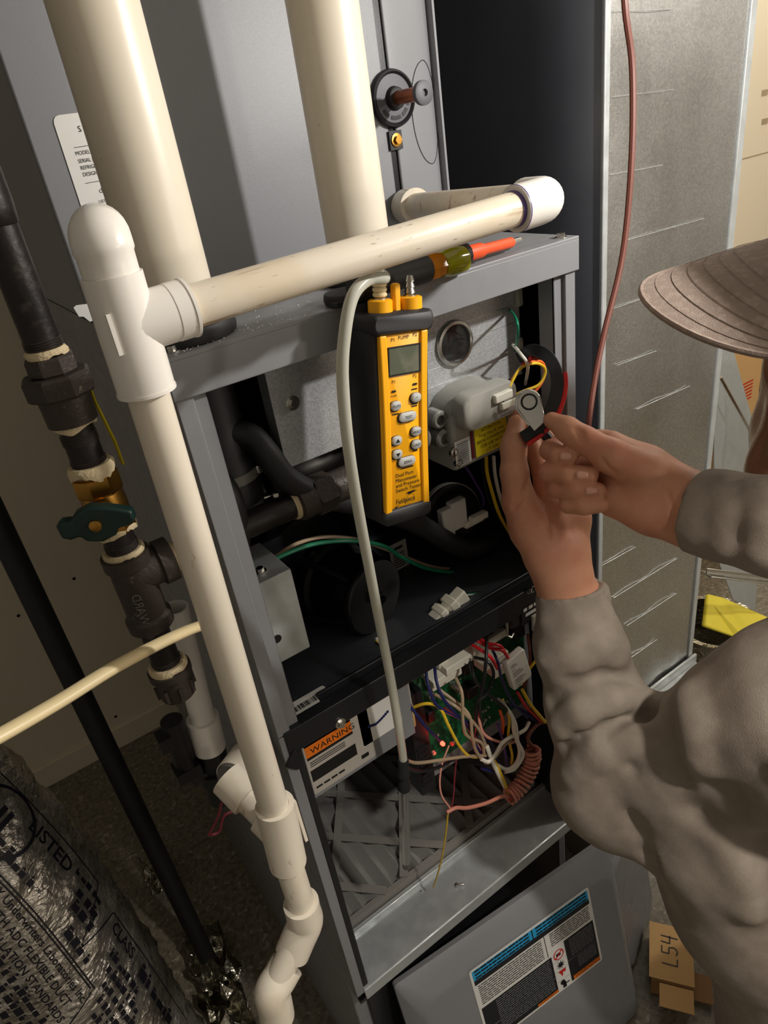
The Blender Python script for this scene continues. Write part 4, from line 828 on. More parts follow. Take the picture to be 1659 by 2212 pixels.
bw('with a closed end pointing to the filter', 'w_white', .003, (1052, 1612, -.006), (1062, 1640, -.01), (1078, 1675, -.012), (1095, 1708, -.012))
bw('with a tip lying on the white closed end', 'w_yellow', .0024, (1066, 1640, -.008), (1082, 1672, -.014), (1093, 1700, -.015), (1098, 1712, -.015))
bw('inside the white loops', 'w_yellow', .002, (1085, 1510, .02), (1100, 1550, .0), (1098, 1590, -.004), (1106, 1630, -.004), (1105, 1650, -.004))
bw('leaving the lower end of the white module', 'w_yellow', .0024, (1128, 1490, .0), (1145, 1520, -.004), (1165, 1545, -.004), (1178, 1560, -.002))
bw('leaving the white module beside the yellow one', 'w_red', .0022, (1118, 1496, .0), (1135, 1525, -.002), (1155, 1545, -.002), (1172, 1562, .0))
bw('reaching the top of the white module', 'w_red', .0022, (1025, 1380, .03), (1060, 1400, .01), (1085, 1405, 0), (1100, 1425, 0))
bw('fanning under the deck rail below the module wire', 'w_red', .0022, (1015, 1390, .03), (1040, 1405, .01), (1060, 1420, 0), (1075, 1445, 0))
bw('fanning under the deck rail from the topmost plug', 'w_red', .0022, (1030, 1375, .03), (1055, 1390, .01), (1080, 1395, 0), (1092, 1412, .01))
bw('beside the left edge of the white module', 'w_blue', .002, (1060, 1395, .02), (1075, 1430, 0), (1085, 1470, 0), (1110, 1520, 0), (1140, 1550, 0))
bw('below the white module toward the coiled cable', 'w_blue', .002, (1095, 1520, .01), (1130, 1535, .0), (1160, 1560, .002))
bw('lying under the white loops', 'w_blue', .002, (1060, 1600, .0), (1075, 1640, -.002), (1085, 1670, -.006), (1040, 1660, 0))
bw('hanging straight down from the deck rail', 'w_black', .0022, (1052, 1370, .02), (1050, 1420, -.004), (1045, 1470, -.004), (1035, 1520, 0), (1040, 1560, 0))
bw('curving in a loop beside the white plugs', 'w_black', .0022, (1025, 1420, .02), (1055, 1430, -.004), (1066, 1460, -.006), (1050, 1500, -.004), (1030, 1520, 0), (1030, 1590, 0))
bw('crossing behind the white plugs', 'w_black', .0022, (1015, 1430, .02), (1025, 1465, 0), (1045, 1490, 0), (1100, 1540, 0), (1110, 1580, 0))
bw('sagging low beside the hose coupler', 'w_black', .0022, (870, 1650, -.02), (900, 1666, -.01), (940, 1660, -.006), (980, 1640, 0))
bw('inside the white loop bundle', 'w_purple', .002, (1075, 1565, .0), (1085, 1595, 0), (1092, 1630, 0), (1095, 1655, 0))
bw('short piece above the purple wire', 'w_orange', .002, (1080, 1535, .0), (1087, 1560, 0), (1085, 1585, 0))
bw('running under the tan wires', 'w_maroon', .002, (960, 1530, .0), (1000, 1555, 0), (1025, 1590, 0), (1040, 1620, 0))
bw('behind the white module by the door switch', 'w_yellow', .002, (1165, 1380, .02), (1160, 1420, .01), (1140, 1450, .01), (1125, 1480, .012))
bw('behind the white module', 'w_brown', .002, (1140, 1370, .03), (1145, 1420, .02), (1140, 1460, .02), (1130, 1490, .02))
# thermostat cable: brown coil on a pink-brown jacket with split ends
c0 = P(1165, 1620, 'Y', -.012); path = []
cpts = cr([P(1150, 1618, 'Y', -.014), P(1150, 1645, 'Y', -.018), P(1138, 1675, 'Y', -.02), P(1118, 1705, 'Y', -.022), P(1098, 1722, 'Y', -.022)], 30); n_ = len(cpts)
for i, p_ in enumerate(cpts):
    t = (cpts[min(i+1, n_-1)]-cpts[max(0, i-1)]).normalized(); u_, w_, a_ = frame(t); ph = 2*math.pi*13*i/n_; path.append(p_+(u_*math.cos(ph)+w_*math.sin(ph))*.0105)
tc_ = thing('thermostat_cable', cpts[-1]-up*.06, 'pinkish brown thermostat cable with a coiled spring section by the control board', 'cable')
MB().tube(path, .0023, 8).build('coil', 'w_stat', tc_)
MB().tube(cr(W3((1100, 1720, -.022), (1080, 1722, -.024), (1050, 1735, -.024), (1010, 1745, -.022), (985, 1745, -.02), (965, 1755, -.018)), 6), .0026, 10).build('jacket', 'w_stat', tc_)
MB().tube(cr(W3((1160, 1625, -.012), (1140, 1595, -.006), (1160, 1565, .0), (1180, 1555, .0), (1190, 1535, .0)), 6), .003, 10).build('jacket', 'w_brown', tc_)
MB().tube(cr(W3((968, 1752, -.018), (963, 1800, -.008), (955, 1850, .005), (945, 1890, .02), (936, 1916, .035)), 6), .0012, 8).build('yellow_core', 'w_yellow', tc_)
MB().tube(cr(W3((975, 1750, -.018), (980, 1715, -.012), (982, 1680, -.006), (986, 1640, .0)), 6), .0011, 8).build('maroon_core', 'w_maroon', tc_)
MB().tube(cr(W3((972, 1745, -.018), (955, 1720, -.014), (950, 1690, -.01), (955, 1650, -.004), (970, 1610, .0)), 6), .0012, 8).build('pink_core', 'w_pink', tc_)

# hanging brown cable in front of the duct
p10, p15 = P(1350, 10, 'Y', .06), P(1366, 150, 'Y', .06); dc_ = V((-.02, 0, 1)); dc_ = (p10-p15)*.5+dc_*.05
wire([p10+dc_*t_ for t_ in (9, 6, 3.5, 2, 1)]+[p10, P(1366, 150, 'Y', .06), P(1364, 350, 'Y', .055), P(1345, 550, 'Y', .05), P(1305, 720, 'Y', .04), P(1285, 820, 'Y', .03), P(1272, 910, 'Y', .02), P(1262, 1000, 'Y', .02)], .0036, 'w_brown', 'reddish brown cable hanging in front of the galvanized duct', name='hanging_cable')

# ================================================================ leaning lower door with labels
du = V((.995, -.098, 0)).normalized(); dv = V((0, .21, .978)); dv = (dv-du*dv.dot(du)).normalized(); dn = du.cross(dv)    # toward viewer
dw, dh = .42, .415; do = V((.464, -.150, .004))-du*dw
dr = thing('furnace_door', do+du*dw/2, 'grey raised-panel furnace door with blue and orange warning label leaning on the base', 'door panel')
def DL(w_, h_, r, z_, cy=0): return [do+du*(a+dw/2)+dv*(b_+dh/2+cy)+dn*z_ for a, b_ in rrect(w_, h_, r, 6)]
MB().loft([DL(dw, dh, .006, -.034), DL(dw, dh, .006, -.026), DL(dw-.004, dh-.004, .008, -.024), DL(dw-.012, dh-.02, .014, -.018), DL(dw-.046, dh-.07, .03, -.002), DL(dw-.054, dh-.08, .03, 0)]).build('panel', 'paint_grey', dr, smooth=25)
mb = MB(); mb.loft([DL(dw-.02, dh-.02, .006, -.037), DL(dw-.02, dh-.02, .006, -.034)]); mb.build('rear_gasket', 'rubber', dr)
lo = onplane(1012, 2100, do, dn); lt = onplane(1268, 1905, do, dn); lr = onplane(1300, 2062, do, dn)
lu0, lv1 = (lo-do).dot(du), (lo-do).dot(dv); lu1 = (lt-do).dot(du); lv0 = (lr-do).dot(dv); lw, lh = lu1-lu0, max(.10, (lt-lr).length)
org = do+du*lu0+dv*(lv1-lh)
lb = sticker(dr, org+dn*.0002, du, dv, lw, lh, 'paper', 'warning_label', .004)
fn = plane(org, du, dv, .0008); fn2 = plane(org, du, dv, .0011)
b1_, b2_ = MB(), MB()
rect(b1_, fn, .004, lw-.004, lh*.86, lh-.004); b1_.build('blue_band', 'sticker_blue', lb, smooth=0)
mb = MB(); rect(mb, fn, .004, lw*.60, .004, lh*.50); rect(mb, fn, lw*.72, lw-.004, .004, lh*.58); rect(mb, fn, .004, lw-.004, lh*.80, lh*.86); mb.build('black_panel', 'sticker_black', lb, smooth=0)
mb = MB(); rect(mb, fn2, lw*.42, lw*.60, .004, lh*.06); rect(mb, fn2, lw*.74, lw-.004, .004, lh*.08); mb.build('orange_tab', 'sticker_orange', lb, smooth=0)
mb = MB(); rnd = random.Random(5)
def lines(mb_, u0, u1, v0, v1, p, h_):
    v_ = v1-h_
    while v_ > v0:
        u_ = u0
        while u_ < u1: l_ = rnd.uniform(.004, .014); rect(mb_, fn2, u_, min(u1, u_+l_), v_, v_+h_); u_ += l_+.0012
        v_ -= p
lines(mb, .008, lw*.47, lh*.87, lh*.97, .0066, .0032); lines(mb, lw*.53, lw-.008, lh*.87, lh*.97, .0066, .0032)
lines(mb, .008, lw*.55, lh*.52, lh*.78, .0042, .0018); lines(mb, lw*.62, lw-.008, lh*.60, lh*.78, .0042, .0018); rect(mb, fn2, lw*.495, lw*.503, lh*.86, lh-.004); rect(mb, fn2, lw*.575, lw*.58, lh*.52, lh*.8)
write(mb, fn2, 'WARNING', lw*.75, .0052, lh*.07); write(mb, fn2, 'WARNING', lw*.43, .0048, lh*.05)
cx_, cw = lw*.66, lw*.05
for k in range(3): rect(mb, fn2, lw*.605, lw*.718, lh*(.135+.13*k), lh*(.137+.13*k))
for k in range(9):
    a = math.pi*2*k/9; c_ = (cx_, lh*.33); mb.add([fn2(c_[0]+.004*math.cos(a-.3), c_[1]+.004*math.sin(a-.3)), fn2(c_[0]+.010*math.cos(a), c_[1]+.010*math.sin(a)), fn2(c_[0]+.004*math.cos(a+.3), c_[1]+.004*math.sin(a+.3))], [(0, 1, 2)])
mb.add([fn2(cx_+.0045*math.cos(t), lh*.33+.0045*math.sin(t)) for t in np.linspace(0, 6.2, 12)], [tuple(range(12))])
rect(mb, fn2, cx_-.004, cx_+.003, lh*.02, lh*.09); mb.add([fn2(cx_-.003+.005*math.cos(t), lh*.10+.005*math.sin(t)) for t in np.linspace(0, 6.2, 12)], [tuple(range(12))]); rect(mb, fn2, cx_, cx_+.010, lh*.055, lh*.07)
rect(mb, fn2, cx_-.005, cx_+.004, lh*.45, lh*.49)
mb.build('print', 'ink', lb, smooth=0)
mb = MB(); lines(mb, .03, lw*.58, lh*.24, lh*.48, .0042, .0016); lines(mb, .03, lw*.58, lh*.08, lh*.20, .0042, .0016); lines(mb, lw*.76, lw-.008, lh*.32, lh*.55, .0042, .0016); lines(mb, lw*.8, lw-.008, lh*.12, lh*.28, .0042, .0016); rect(mb, fn2, .006, lw*.6, lh*.215, lh*.222); rect(mb, fn2, lw*.72, lw-.006, lh*.30, lh*.306)
mb.build('grey_print', 'ink_grey', lb, smooth=0)
mb = MB(); c_ = (cx_, lh*.47)
for a in range(28):
    t0, t1 = 2*math.pi*a/28, 2*math.pi*(a+1)/28; mb.add([fn2(c_[0]+r*math.cos(t), c_[1]+r*math.sin(t)) for r, t in ((.0085, t0), (.0085, t1), (.0105, t1), (.0105, t0))], [(0, 1, 2, 3)])
mb.prism([(-.009, -.001), (-.009, .001), (.009, .001), (.009, -.001)], fn2(*c_), (du+dv*.8).normalized(), (dv-du*.8).normalized(), dn*.0002)
mb.add([fn2(cx_+a, lh*.21+b_) for a, b_ in ((-.008, .008), (.008, .008), (.006, 0), (.002, .003), (-.001, -.006), (-.004, .002))], [(0, 1, 2, 3, 4, 5)])
mb.build('red_symbols', 'red', lb, smooth=0)
# second door panel behind, standing on the floor
u2 = V((.92, .38, 0)).normalized(); v2 = V((-.05, .14, .98)); v2 = (v2-u2*v2.dot(u2)).normalized(); n2 = u2.cross(v2); o2 = V((.497, -.085, .003))
d2 = thing('spare_door', o2+u2*.1, 'plain grey door panel standing on the floor behind the labelled door', 'door panel')
MB().loft([[o2+u2*(a+.085)+v2*(b_+.15)+n2*z_ for a, b_ in rrect(.17-s_, .30-s_, .03, 5)] for z_, s_ in ((-.02, 0), (-.008, 0), (0, .02))]).build('panel', 'paint_grey', d2, smooth=25)

# ================================================================ return duct
DX0, DX1, DY, DZ0 = .632, .925, .12, .41
rd = thing('return_duct', ((DX0+DX1)/2, DY+.25, 0), 'tall galvanized return air duct standing beside the furnace', 'duct')
mb = MB(); n_ = 16; nz = 24
fr = [[V((DX0+(DX1-DX0)*i/n_, DY+.0016*math.sin(i*1.3+k*.7)*math.sin(math.pi*i/n_), DZ0+(2.5-DZ0)*k/nz)) for i in range(n_+1)] for k in range(nz+1)]
vs_ = [p for r_ in fr for p in r_]; mb.add(vs_, [(k*(n_+1)+i, k*(n_+1)+i+1, (k+1)*(n_+1)+i+1, (k+1)*(n_+1)+i) for k in range(nz) for i in range(n_)]); mb.build('front_sheet', 'galv_duct', rd)
pf = [(0, DY), (-.004, DY+.006), (-.012, DY+.03), (-.018, DY+.06), (-.02, DY+.10), (-.02, 1.15)]
mb = MB(); mb.add([V((DX0+a, b_, z_)) for z_ in (DZ0, 2.5) for a, b_ in pf], [(i, i+1, i+1+len(pf), i+len(pf)) for i in range(len(pf)-1)]); mb.build('left_sheet', 'galv_dim', rd)
mb = MB().box(DX1-.001, DX1, DY, 1.15, DZ0, 2.5); mb.box(DX0-.02, DX1, 1.149, 1.15, DZ0, 2.5); mb.build('rear_sheets', 'galv_dim', rd)  # duct depth lengthened out of view to keep light off the left wall
mb = MB().box(DX0-.006, DX0+.004, DY-.004, DY+.002, DZ0, 2.5); mb.build('corner_seam', 'galv_flat', rd, bevel=.0015)
MB().box(DX1-.012, DX1+.002, DY-.003, DY+.004, DZ0, 2.5).build('right_seam', 'galv_flat', rd, bevel=.0015)
for z_ in np.arange(.55, 2.4, .085):
    a = DX0+rnd.uniform(.004, .08); l_ = rnd.uniform(.08, .18); MB().prism([(0, 0), (l_, -.004), (l_, -.0037), (0, .0003)], (a, DY-.0030, z_), (1, 0, 0), up, (0, .0012, 0)).build('crease', 'galv_flat', rd, smooth=0)
mb = MB().box(DX0-.01, DX1+.008, DY-.03, DY+.004, DZ0-.004, DZ0); mb.box(DX0-.01, DX1+.008, DY-.032, DY-.028, DZ0-.03, DZ0+.008); mb.box(DX0-.01, DX1+.008, DY-.010, DY-.004, DZ0, DZ0+.022); mb.build('drive_flange', 'galv_flat', rd, bevel=.0015)
MB().box(DX0-.02, DX1+.005, DY-.02, 1.15, .002, DZ0-.006).build('bottom_boot', 'galv_duct', rd, bevel=.003)

# ================================================================ clutter behind the worker
up = V((0, 0, 1))
def leaf(name, pts, th, m_, lab, cat, bev=.0):
    a, c_, d_ = V(pts[0]), V(pts[1]), V(pts[-1]); nn = (c_-a).cross(d_-a).normalized()*th
    k = len(pts); mb = MB(); mb.add([V(p) for p in pts]+[V(p)+nn for p in pts], [tuple(range(k)), tuple(range(2*k-1, k-1, -1))]+[(i, (i+1) % k, (i+1) % k+k, i+k) for i in range(k)])
    return tag(mb.build(name, m_, bevel=bev), lab, cat)
YR = .62
leaf('sheet_metal_blank', [P(1555, 740, 'Y', YR), P(1580, 740, 'Y', YR), P(1670, 1070, 'Y', YR-.05), P(1680, 1280, 'Y', YR-.1), P(1640, 1400, 'Y', YR-.12), P(1585, 1230, 'Y', YR-.12), P(1555, 1050, 'Y', YR-.07)], .004, 'galv_flat', 'pale galvanized sheet metal blank leaning behind the worker', 'sheet metal')
leaf('sheet_metal_offcut', [P(1545, 800, 'Y', YR-.2), P(1560, 830, 'Y', YR-.2), P(1640, 1200, 'Y', YR-.24), P(1625, 1400, 'Y', YR-.26), P(1540, 1180, 'Y', YR-.24)], .003, 'galv_flat', 'narrow galvanized offcut leaning against the right edge of the duct', 'sheet metal')
tag(MB().tube([P(1557, 815, 'Y', YR-.26), P(1645, 975, 'Y', YR-.3)], .004, 6).build('metal_rod', 'zinc'), 'thin bright metal rod leaning behind the duct edge', 'rod')
bk_ = thing('tall_carton', P(1620, 900, 'Y', .9), 'tall brown cardboard carton standing by the back wall', 'carton')
p0, p1 = P(1580, 720, 'Y', .85), P(1720, 1100, 'Y', .85); MB().box(p0.x, p0.x+.5, .85, 1.15, .0, p0.z+.02).build('box', 'card', bk_, bevel=.004)
fn = plane((p0.x+.02, .85, P(1610, 830, 'Y', .85).z), (1, 0, 0), up, .001); mb = MB(); [rect(mb, fn, .06+.01*(k % 2), .16, -.014*k, -.014*k+.006) for k in range(6)]; mb.build('red_print', 'red', bk_, smooth=0)
# cleat strip
c0, c1 = P(1526, 1240, 'Y', .14), P(1720, 1262, 'Y', .05); dd = (c1-c0); 
mb = MB(); mb.prism([(0, 0), (1, 0), (1, .002), (0, .002)], c0, dd, up, (0, .018, 0)); mb.prism([(0, 0), (1, 0), (1, .014), (0, .014)], c0, dd, up, (0, .002, 0)); mb.prism([(0, 0), (1, 0), (1, .003), (0, .003)], c0+V((0, -.012, -.004)), dd, up, (0, .012, 0))
tag(mb.build('drive_cleat', 'zinc', bevel=.0006), 'bright galvanized drive cleat strip sticking out beside the duct', 'metal strip')
# yellow sheet
g = [P(1530, 1282, 'Z', .42), P(1560, 1290, 'Z', .40), P(1700, 1350, 'Z', .36), P(1680, 1420, 'Z', .36), P(1640, 1405, 'Z', .36), P(1590, 1375, 'Z', .36), P(1522, 1352, 'Z', .38)]
ys = leaf('yellow_bag', g, .012, 'sheet_yellow', 'crumpled yellow plastic bag lying beside the duct flange', 'bag', .004)
# coil of foil flex duct on the floor at right
fo = thing('foil_flex_offcut', P(1590, 1470, 'Z', .12), 'shiny crumpled silver flex duct offcut on the floor by the duct', 'flex duct')
q = P(1585, 1440, 'Z', .2); mb = MB(); loops = []; rr = random.Random(9)
for k in range(14):
    zz = .30-k*.022; loops.append([V((q.x+(.10+.006*rr.random()+.005*(k % 2))*math.cos(a), q.y+.06+(.10+.006*rr.random()+.005*(k % 2))*math.sin(a), zz)) for a in np.linspace(0, 2*math.pi, 40, endpoint=False)])
mb.loft(loops, caps=False); mb.build('jacket', 'foil_floor', fo, smooth=60)
mb = MB(); mb.ring((q.x, q.y+.06, .29), (q.x, q.y+.06, .31), .104, .092, 40); mb.build('end_rim', 'foil_floor', fo)

# ================================================================ carton on the floor
kq = P(1452, 2098, 'Z', .055); ku = V((.80, .60, 0)).normalized(); kv = V((-.60, .80, 0))
ct = thing('small_carton', (kq.x, kq.y, 0), 'small open cardboard carton marked L54 on the floor beside the door', 'carton')
def KB(u0, u1, v0, v1, z0, z1, name, m_='card', rot=None):
    M4 = Matrix(((ku.x, kv.x, 0, kq.x), (ku.y, kv.y, 0, kq.y), (0, 0, 1, 0), (0, 0, 0, 1))); return MB(M4).box(u0, u1, v0, v1, z0, z1).build(name, m_, ct)
KB(-.02, .085, -.036, .036, .002, .050, 'box', 'card_dark')
fl_ = KB(-.018, .087, -.038, .040, .051, .0532, 'flap')
KB(-.062, -.022, -.036, .022, .046, .0482, 'flap')
KB(-.02, .03, -.072, -.038, .012, .0142, 'flap', 'card_dark')
fn0 = plane(V((kq.x, kq.y, .0534)), ku, kv, .0006); fn = lambda a, b_: fn0(a*.8+.008, b_*.8)
mb = MB()
def strokes(pts):
    for a, c_ in zip(pts, pts[1:]):
        d_ = V((c_[0]-a[0], c_[1]-a[1], 0)).normalized()*.0013; s_ = (-d_.y, d_.x)
        mb.add([fn(a[0]+s_[0], a[1]+s_[1]), fn(c_[0]+s_[0], c_[1]+s_[1]), fn(c_[0]-s_[0], c_[1]-s_[1]), fn(a[0]-s_[0], a[1]-s_[1])], [(0, 1, 2, 3)])
strokes([(.005, .022), (.004, -.012), (.02, -.012)]); strokes([(.046, .022), (.03, .022), (.03, .006), (.044, .006), (.046, -.006), (.038, -.013), (.028, -.010)]); strokes([(.056, .024), (.054, .004), (.072, .004)]); strokes([(.070, .024), (.068, -.014)])
mb.build('handwriting', 'ink', fl_, smooth=0)

# ================================================================ silver flex duct at the left
fx = thing('flex_duct', (-.36, .42, 0), 'silver foil flex duct with black printed listing marks standing on the floor', 'flex duct')
ax_ = cr([V((-.345, .36, -.02)), V((-.352, .38, .15)), V((-.362, .42, .35)), V((-.385, .48, .55)), V((-.44, .56, .75)), V((-.54, .66, .95)), V((-.70, .76, 1.12))], 16)
n_ = 72; loops = []; fr_ = []
u_ = V((1, 0, 0)); rr = random.Random(4); RD = .132
ph = [rr.uniform(0, 6.28) for _ in range(12)]
for i, p_ in enumerate(ax_):
    t = (ax_[min(i+1, len(ax_)-1)]-ax_[max(i-1, 0)]).normalized(); u_ = (u_-t*u_.dot(t)).normalized(); w_ = t.cross(u_); fr_.append((p_, u_, w_, t))
    loops.append([p_+(u_*math.cos(a)+w_*math.sin(a))*(RD+.0035*math.sin(5*a+i*.9+ph[0])*math.sin(i*1.7+ph[1])+.003*math.sin(11*a-i*1.3+ph[2])+.0022*math.sin(23*a+i*2.1)+.0022*math.sin(i*1.05)) for a in np.linspace(0, 2*math.pi, n_, endpoint=False)])
jk = MB().loft(loops).build('foil_jacket', 'foil', fx, smooth=60)
def fxm(a, s_):       # angle around (rad), arc position along axis index
    i = max(0, min(len(fr_)-2, int(s_))); f_ = min(1, max(0, s_-i)); p0_, u0_, w0_, t0_ = fr_[i]; p1_, u1_, w1_, t1_ = fr_[i+1]
    p_ = p0_.lerp(p1_, f_); uu = u0_.lerp(u1_, f_); ww = w0_.lerp(w1_, f_); return p_+(uu*math.cos(a)+ww*math.sin(a))*(RD+.0112)
seg_ = (ax_[20]-ax_[10]).length/10
# facing angle toward the camera
p_, u0, w0, t0 = fr_[40]; dc = V(CAM)-p_; A0 = math.atan2(dc.dot(w0), dc.dot(u0))
mb = MB()
def fw(t, a_off, s_, size, sx=1.0): # text runs downward along the duct axis
    write(mb, lambda a, b_: fxm(A0+a_off+b_/RD, s_-a/seg_), t, 0, 0, size, sx=sx, bold=.022)
def arc(ca, cs, r, wd, n=40):
    for i in range(n):
        t0_, t1_ = 2*math.pi*i/n, 2*math.pi*(i+1)/n; mb.add([fxm(A0+ca+r_*math.cos(t)/RD, cs+r_*math.sin(t)/seg_) for r_, t in ((r, t0_), (r, t1_), (r+wd, t1_), (r+wd, t0_))], [(0, 1, 2, 3)])
def bar(a0, s0_, a1, s1_, wd=.0022, n=10):
    for i in range(n):
        f0, f1 = i/n, (i+1)/n; A1, A2 = a0+(a1-a0)*f0, a0+(a1-a0)*f1; S1, S2 = s0_+(s1_-s0_)*f0, s0_+(s1_-s0_)*f1
        if abs(a1-a0)*RD > abs(s1_-s0_)*seg_: mb.add([fxm(A0+A1, S1), fxm(A0+A2, S2), fxm(A0+A2, S2+wd/seg_), fxm(A0+A1, S1+wd/seg_)], [(0, 1, 2, 3)])
        else: mb.add([fxm(A0+A1, S1), fxm(A0+A2, S2), fxm(A0+A2+wd/RD, S2), fxm(A0+A1+wd/RD, S1)], [(0, 1, 2, 3)])
# printing on the flex duct: framed panels, listing mark, rows of lettering
SG = seg_; _f0 = fxm
fxm = lambda a, s_: _f0(a-.06, s_+11)
fw('UL', .33, 46.5, .052, .9); arc(.49, 43.3, .040, .0045)
fw('LISTED', .62, 41.0, .026)
fw('R', .30, 43.5, .010)
bar(.80, 52, .86, 30); bar(.80, 52, .30, 55); bar(.86, 30, .35, 27.5)
rb = random.Random(2)
def fbars(a_off, s_, length, hgt):          # a row of print too creased to read
    x = 0
    while x < length:
        l_ = rb.uniform(.5, 1.3)*hgt; g_ = rb.uniform(.55, 1.0)*hgt
        mb.add([fxm(A0+a_off+v_/RD, s_-(x+u_)/SG) for u_, v_ in ((0, 0), (l_, 0), (l_, g_), (0, g_))], [(0, 1, 2, 3)])
        if rb.random() < .6: mb.add([fxm(A0+a_off+v_/RD, s_-(x+u_)/SG) for u_, v_ in ((0, g_*1.1), (l_*.5, g_*1.1), (l_*.5, g_*1.5), (0, g_*1.5))], [(0, 1, 2, 3)])
        x += l_+rb.choice((.15, .2, .6))*hgt
fbars(.26, 41, .05, .012); fbars(.24, 30, .05, .012); fbars(.70, 33.5, .05, .009); fbars(.56, 32, .05, .012); fbars(.44, 31.5, .045, .012)
fw('BY Underwriters Laboratories Inc.', .02, 39.5, .0145)
bar(.13, 46, .18, 22); bar(.10, 42, .15, 22.5); bar(.15, 22, -.35, 20)
fw('WITH ADC FLEXIBLE DUCT', -.11, 38.5, .0145); fw('INSTALLATION STANDARDS', -.24, 38, .0145)
for k in range(3): fbars(-.37-.13*k, 37-.5*k, .16, .011)
bar(.80, 26, .88, 4); bar(.80, 26, .30, 27)
fw('CLASS', .66, 25.2, .022); fbars(.62, 17.8, .10, .016)
for k in range(7): fbars(.48-.115*k, 23.4-.9*k, .085, .0095)
for k in range(6): fbars(.50-.115*k, 8.5-.6*k, .075, .0095)
bar(-.30, 16, .02, 2)
for k in range(6): fbars(.62-.125*k, -1.5-.5*k, .07, .0095)
o = mb.build('black_print', 'ink_navy', jk, smooth=0); o['kind'] = 'stuff'
mb = MB()
for k in range(3): fbars(-.14-.13*k, 12.5-.3*k, .06, .011)
mb.build('orange_print', 'w_orange', jk, smooth=0)
# loose foil scraps on the floor between flex duct and furnace
for i, (x, y, s_, lab) in enumerate(((455, 2075, .07, 'crumpled silver foil scrap on the floor beside the flex duct'), (345, 1890, .05, 'small torn foil scrap on the floor behind the flex duct'), (500, 2200, .07, 'creased silver foil sheet on the floor under the larger foil scrap'))):
    q = P(x, y, 'Z', .03); rr = random.Random(20+i); n1 = 9; g = []
    for a in range(n1):
        for c_ in range(n1): g.append((q.x+(a/(n1-1)-.5)*s_*1.2+rr.uniform(-.006, .006), q.y+(c_/(n1-1)-.5)*s_*2+rr.uniform(-.006, .006), .004+rr.uniform(0, .03)+.02*math.sin(a*1.4)*math.sin(c_*1.1)+.02))
    fs = [(a*n1+c_, a*n1+c_+1, (a+1)*n1+c_+1, (a+1)*n1+c_) for a in range(n1-1) for c_ in range(n1-1)]
    o = MB().add(g, fs).build('foil_scrap', 'foil_floor', smooth=20); tag(o, lab, 'foil'); sm = o.modifiers.new('thick', 'SOLIDIFY'); sm.thickness = .0012
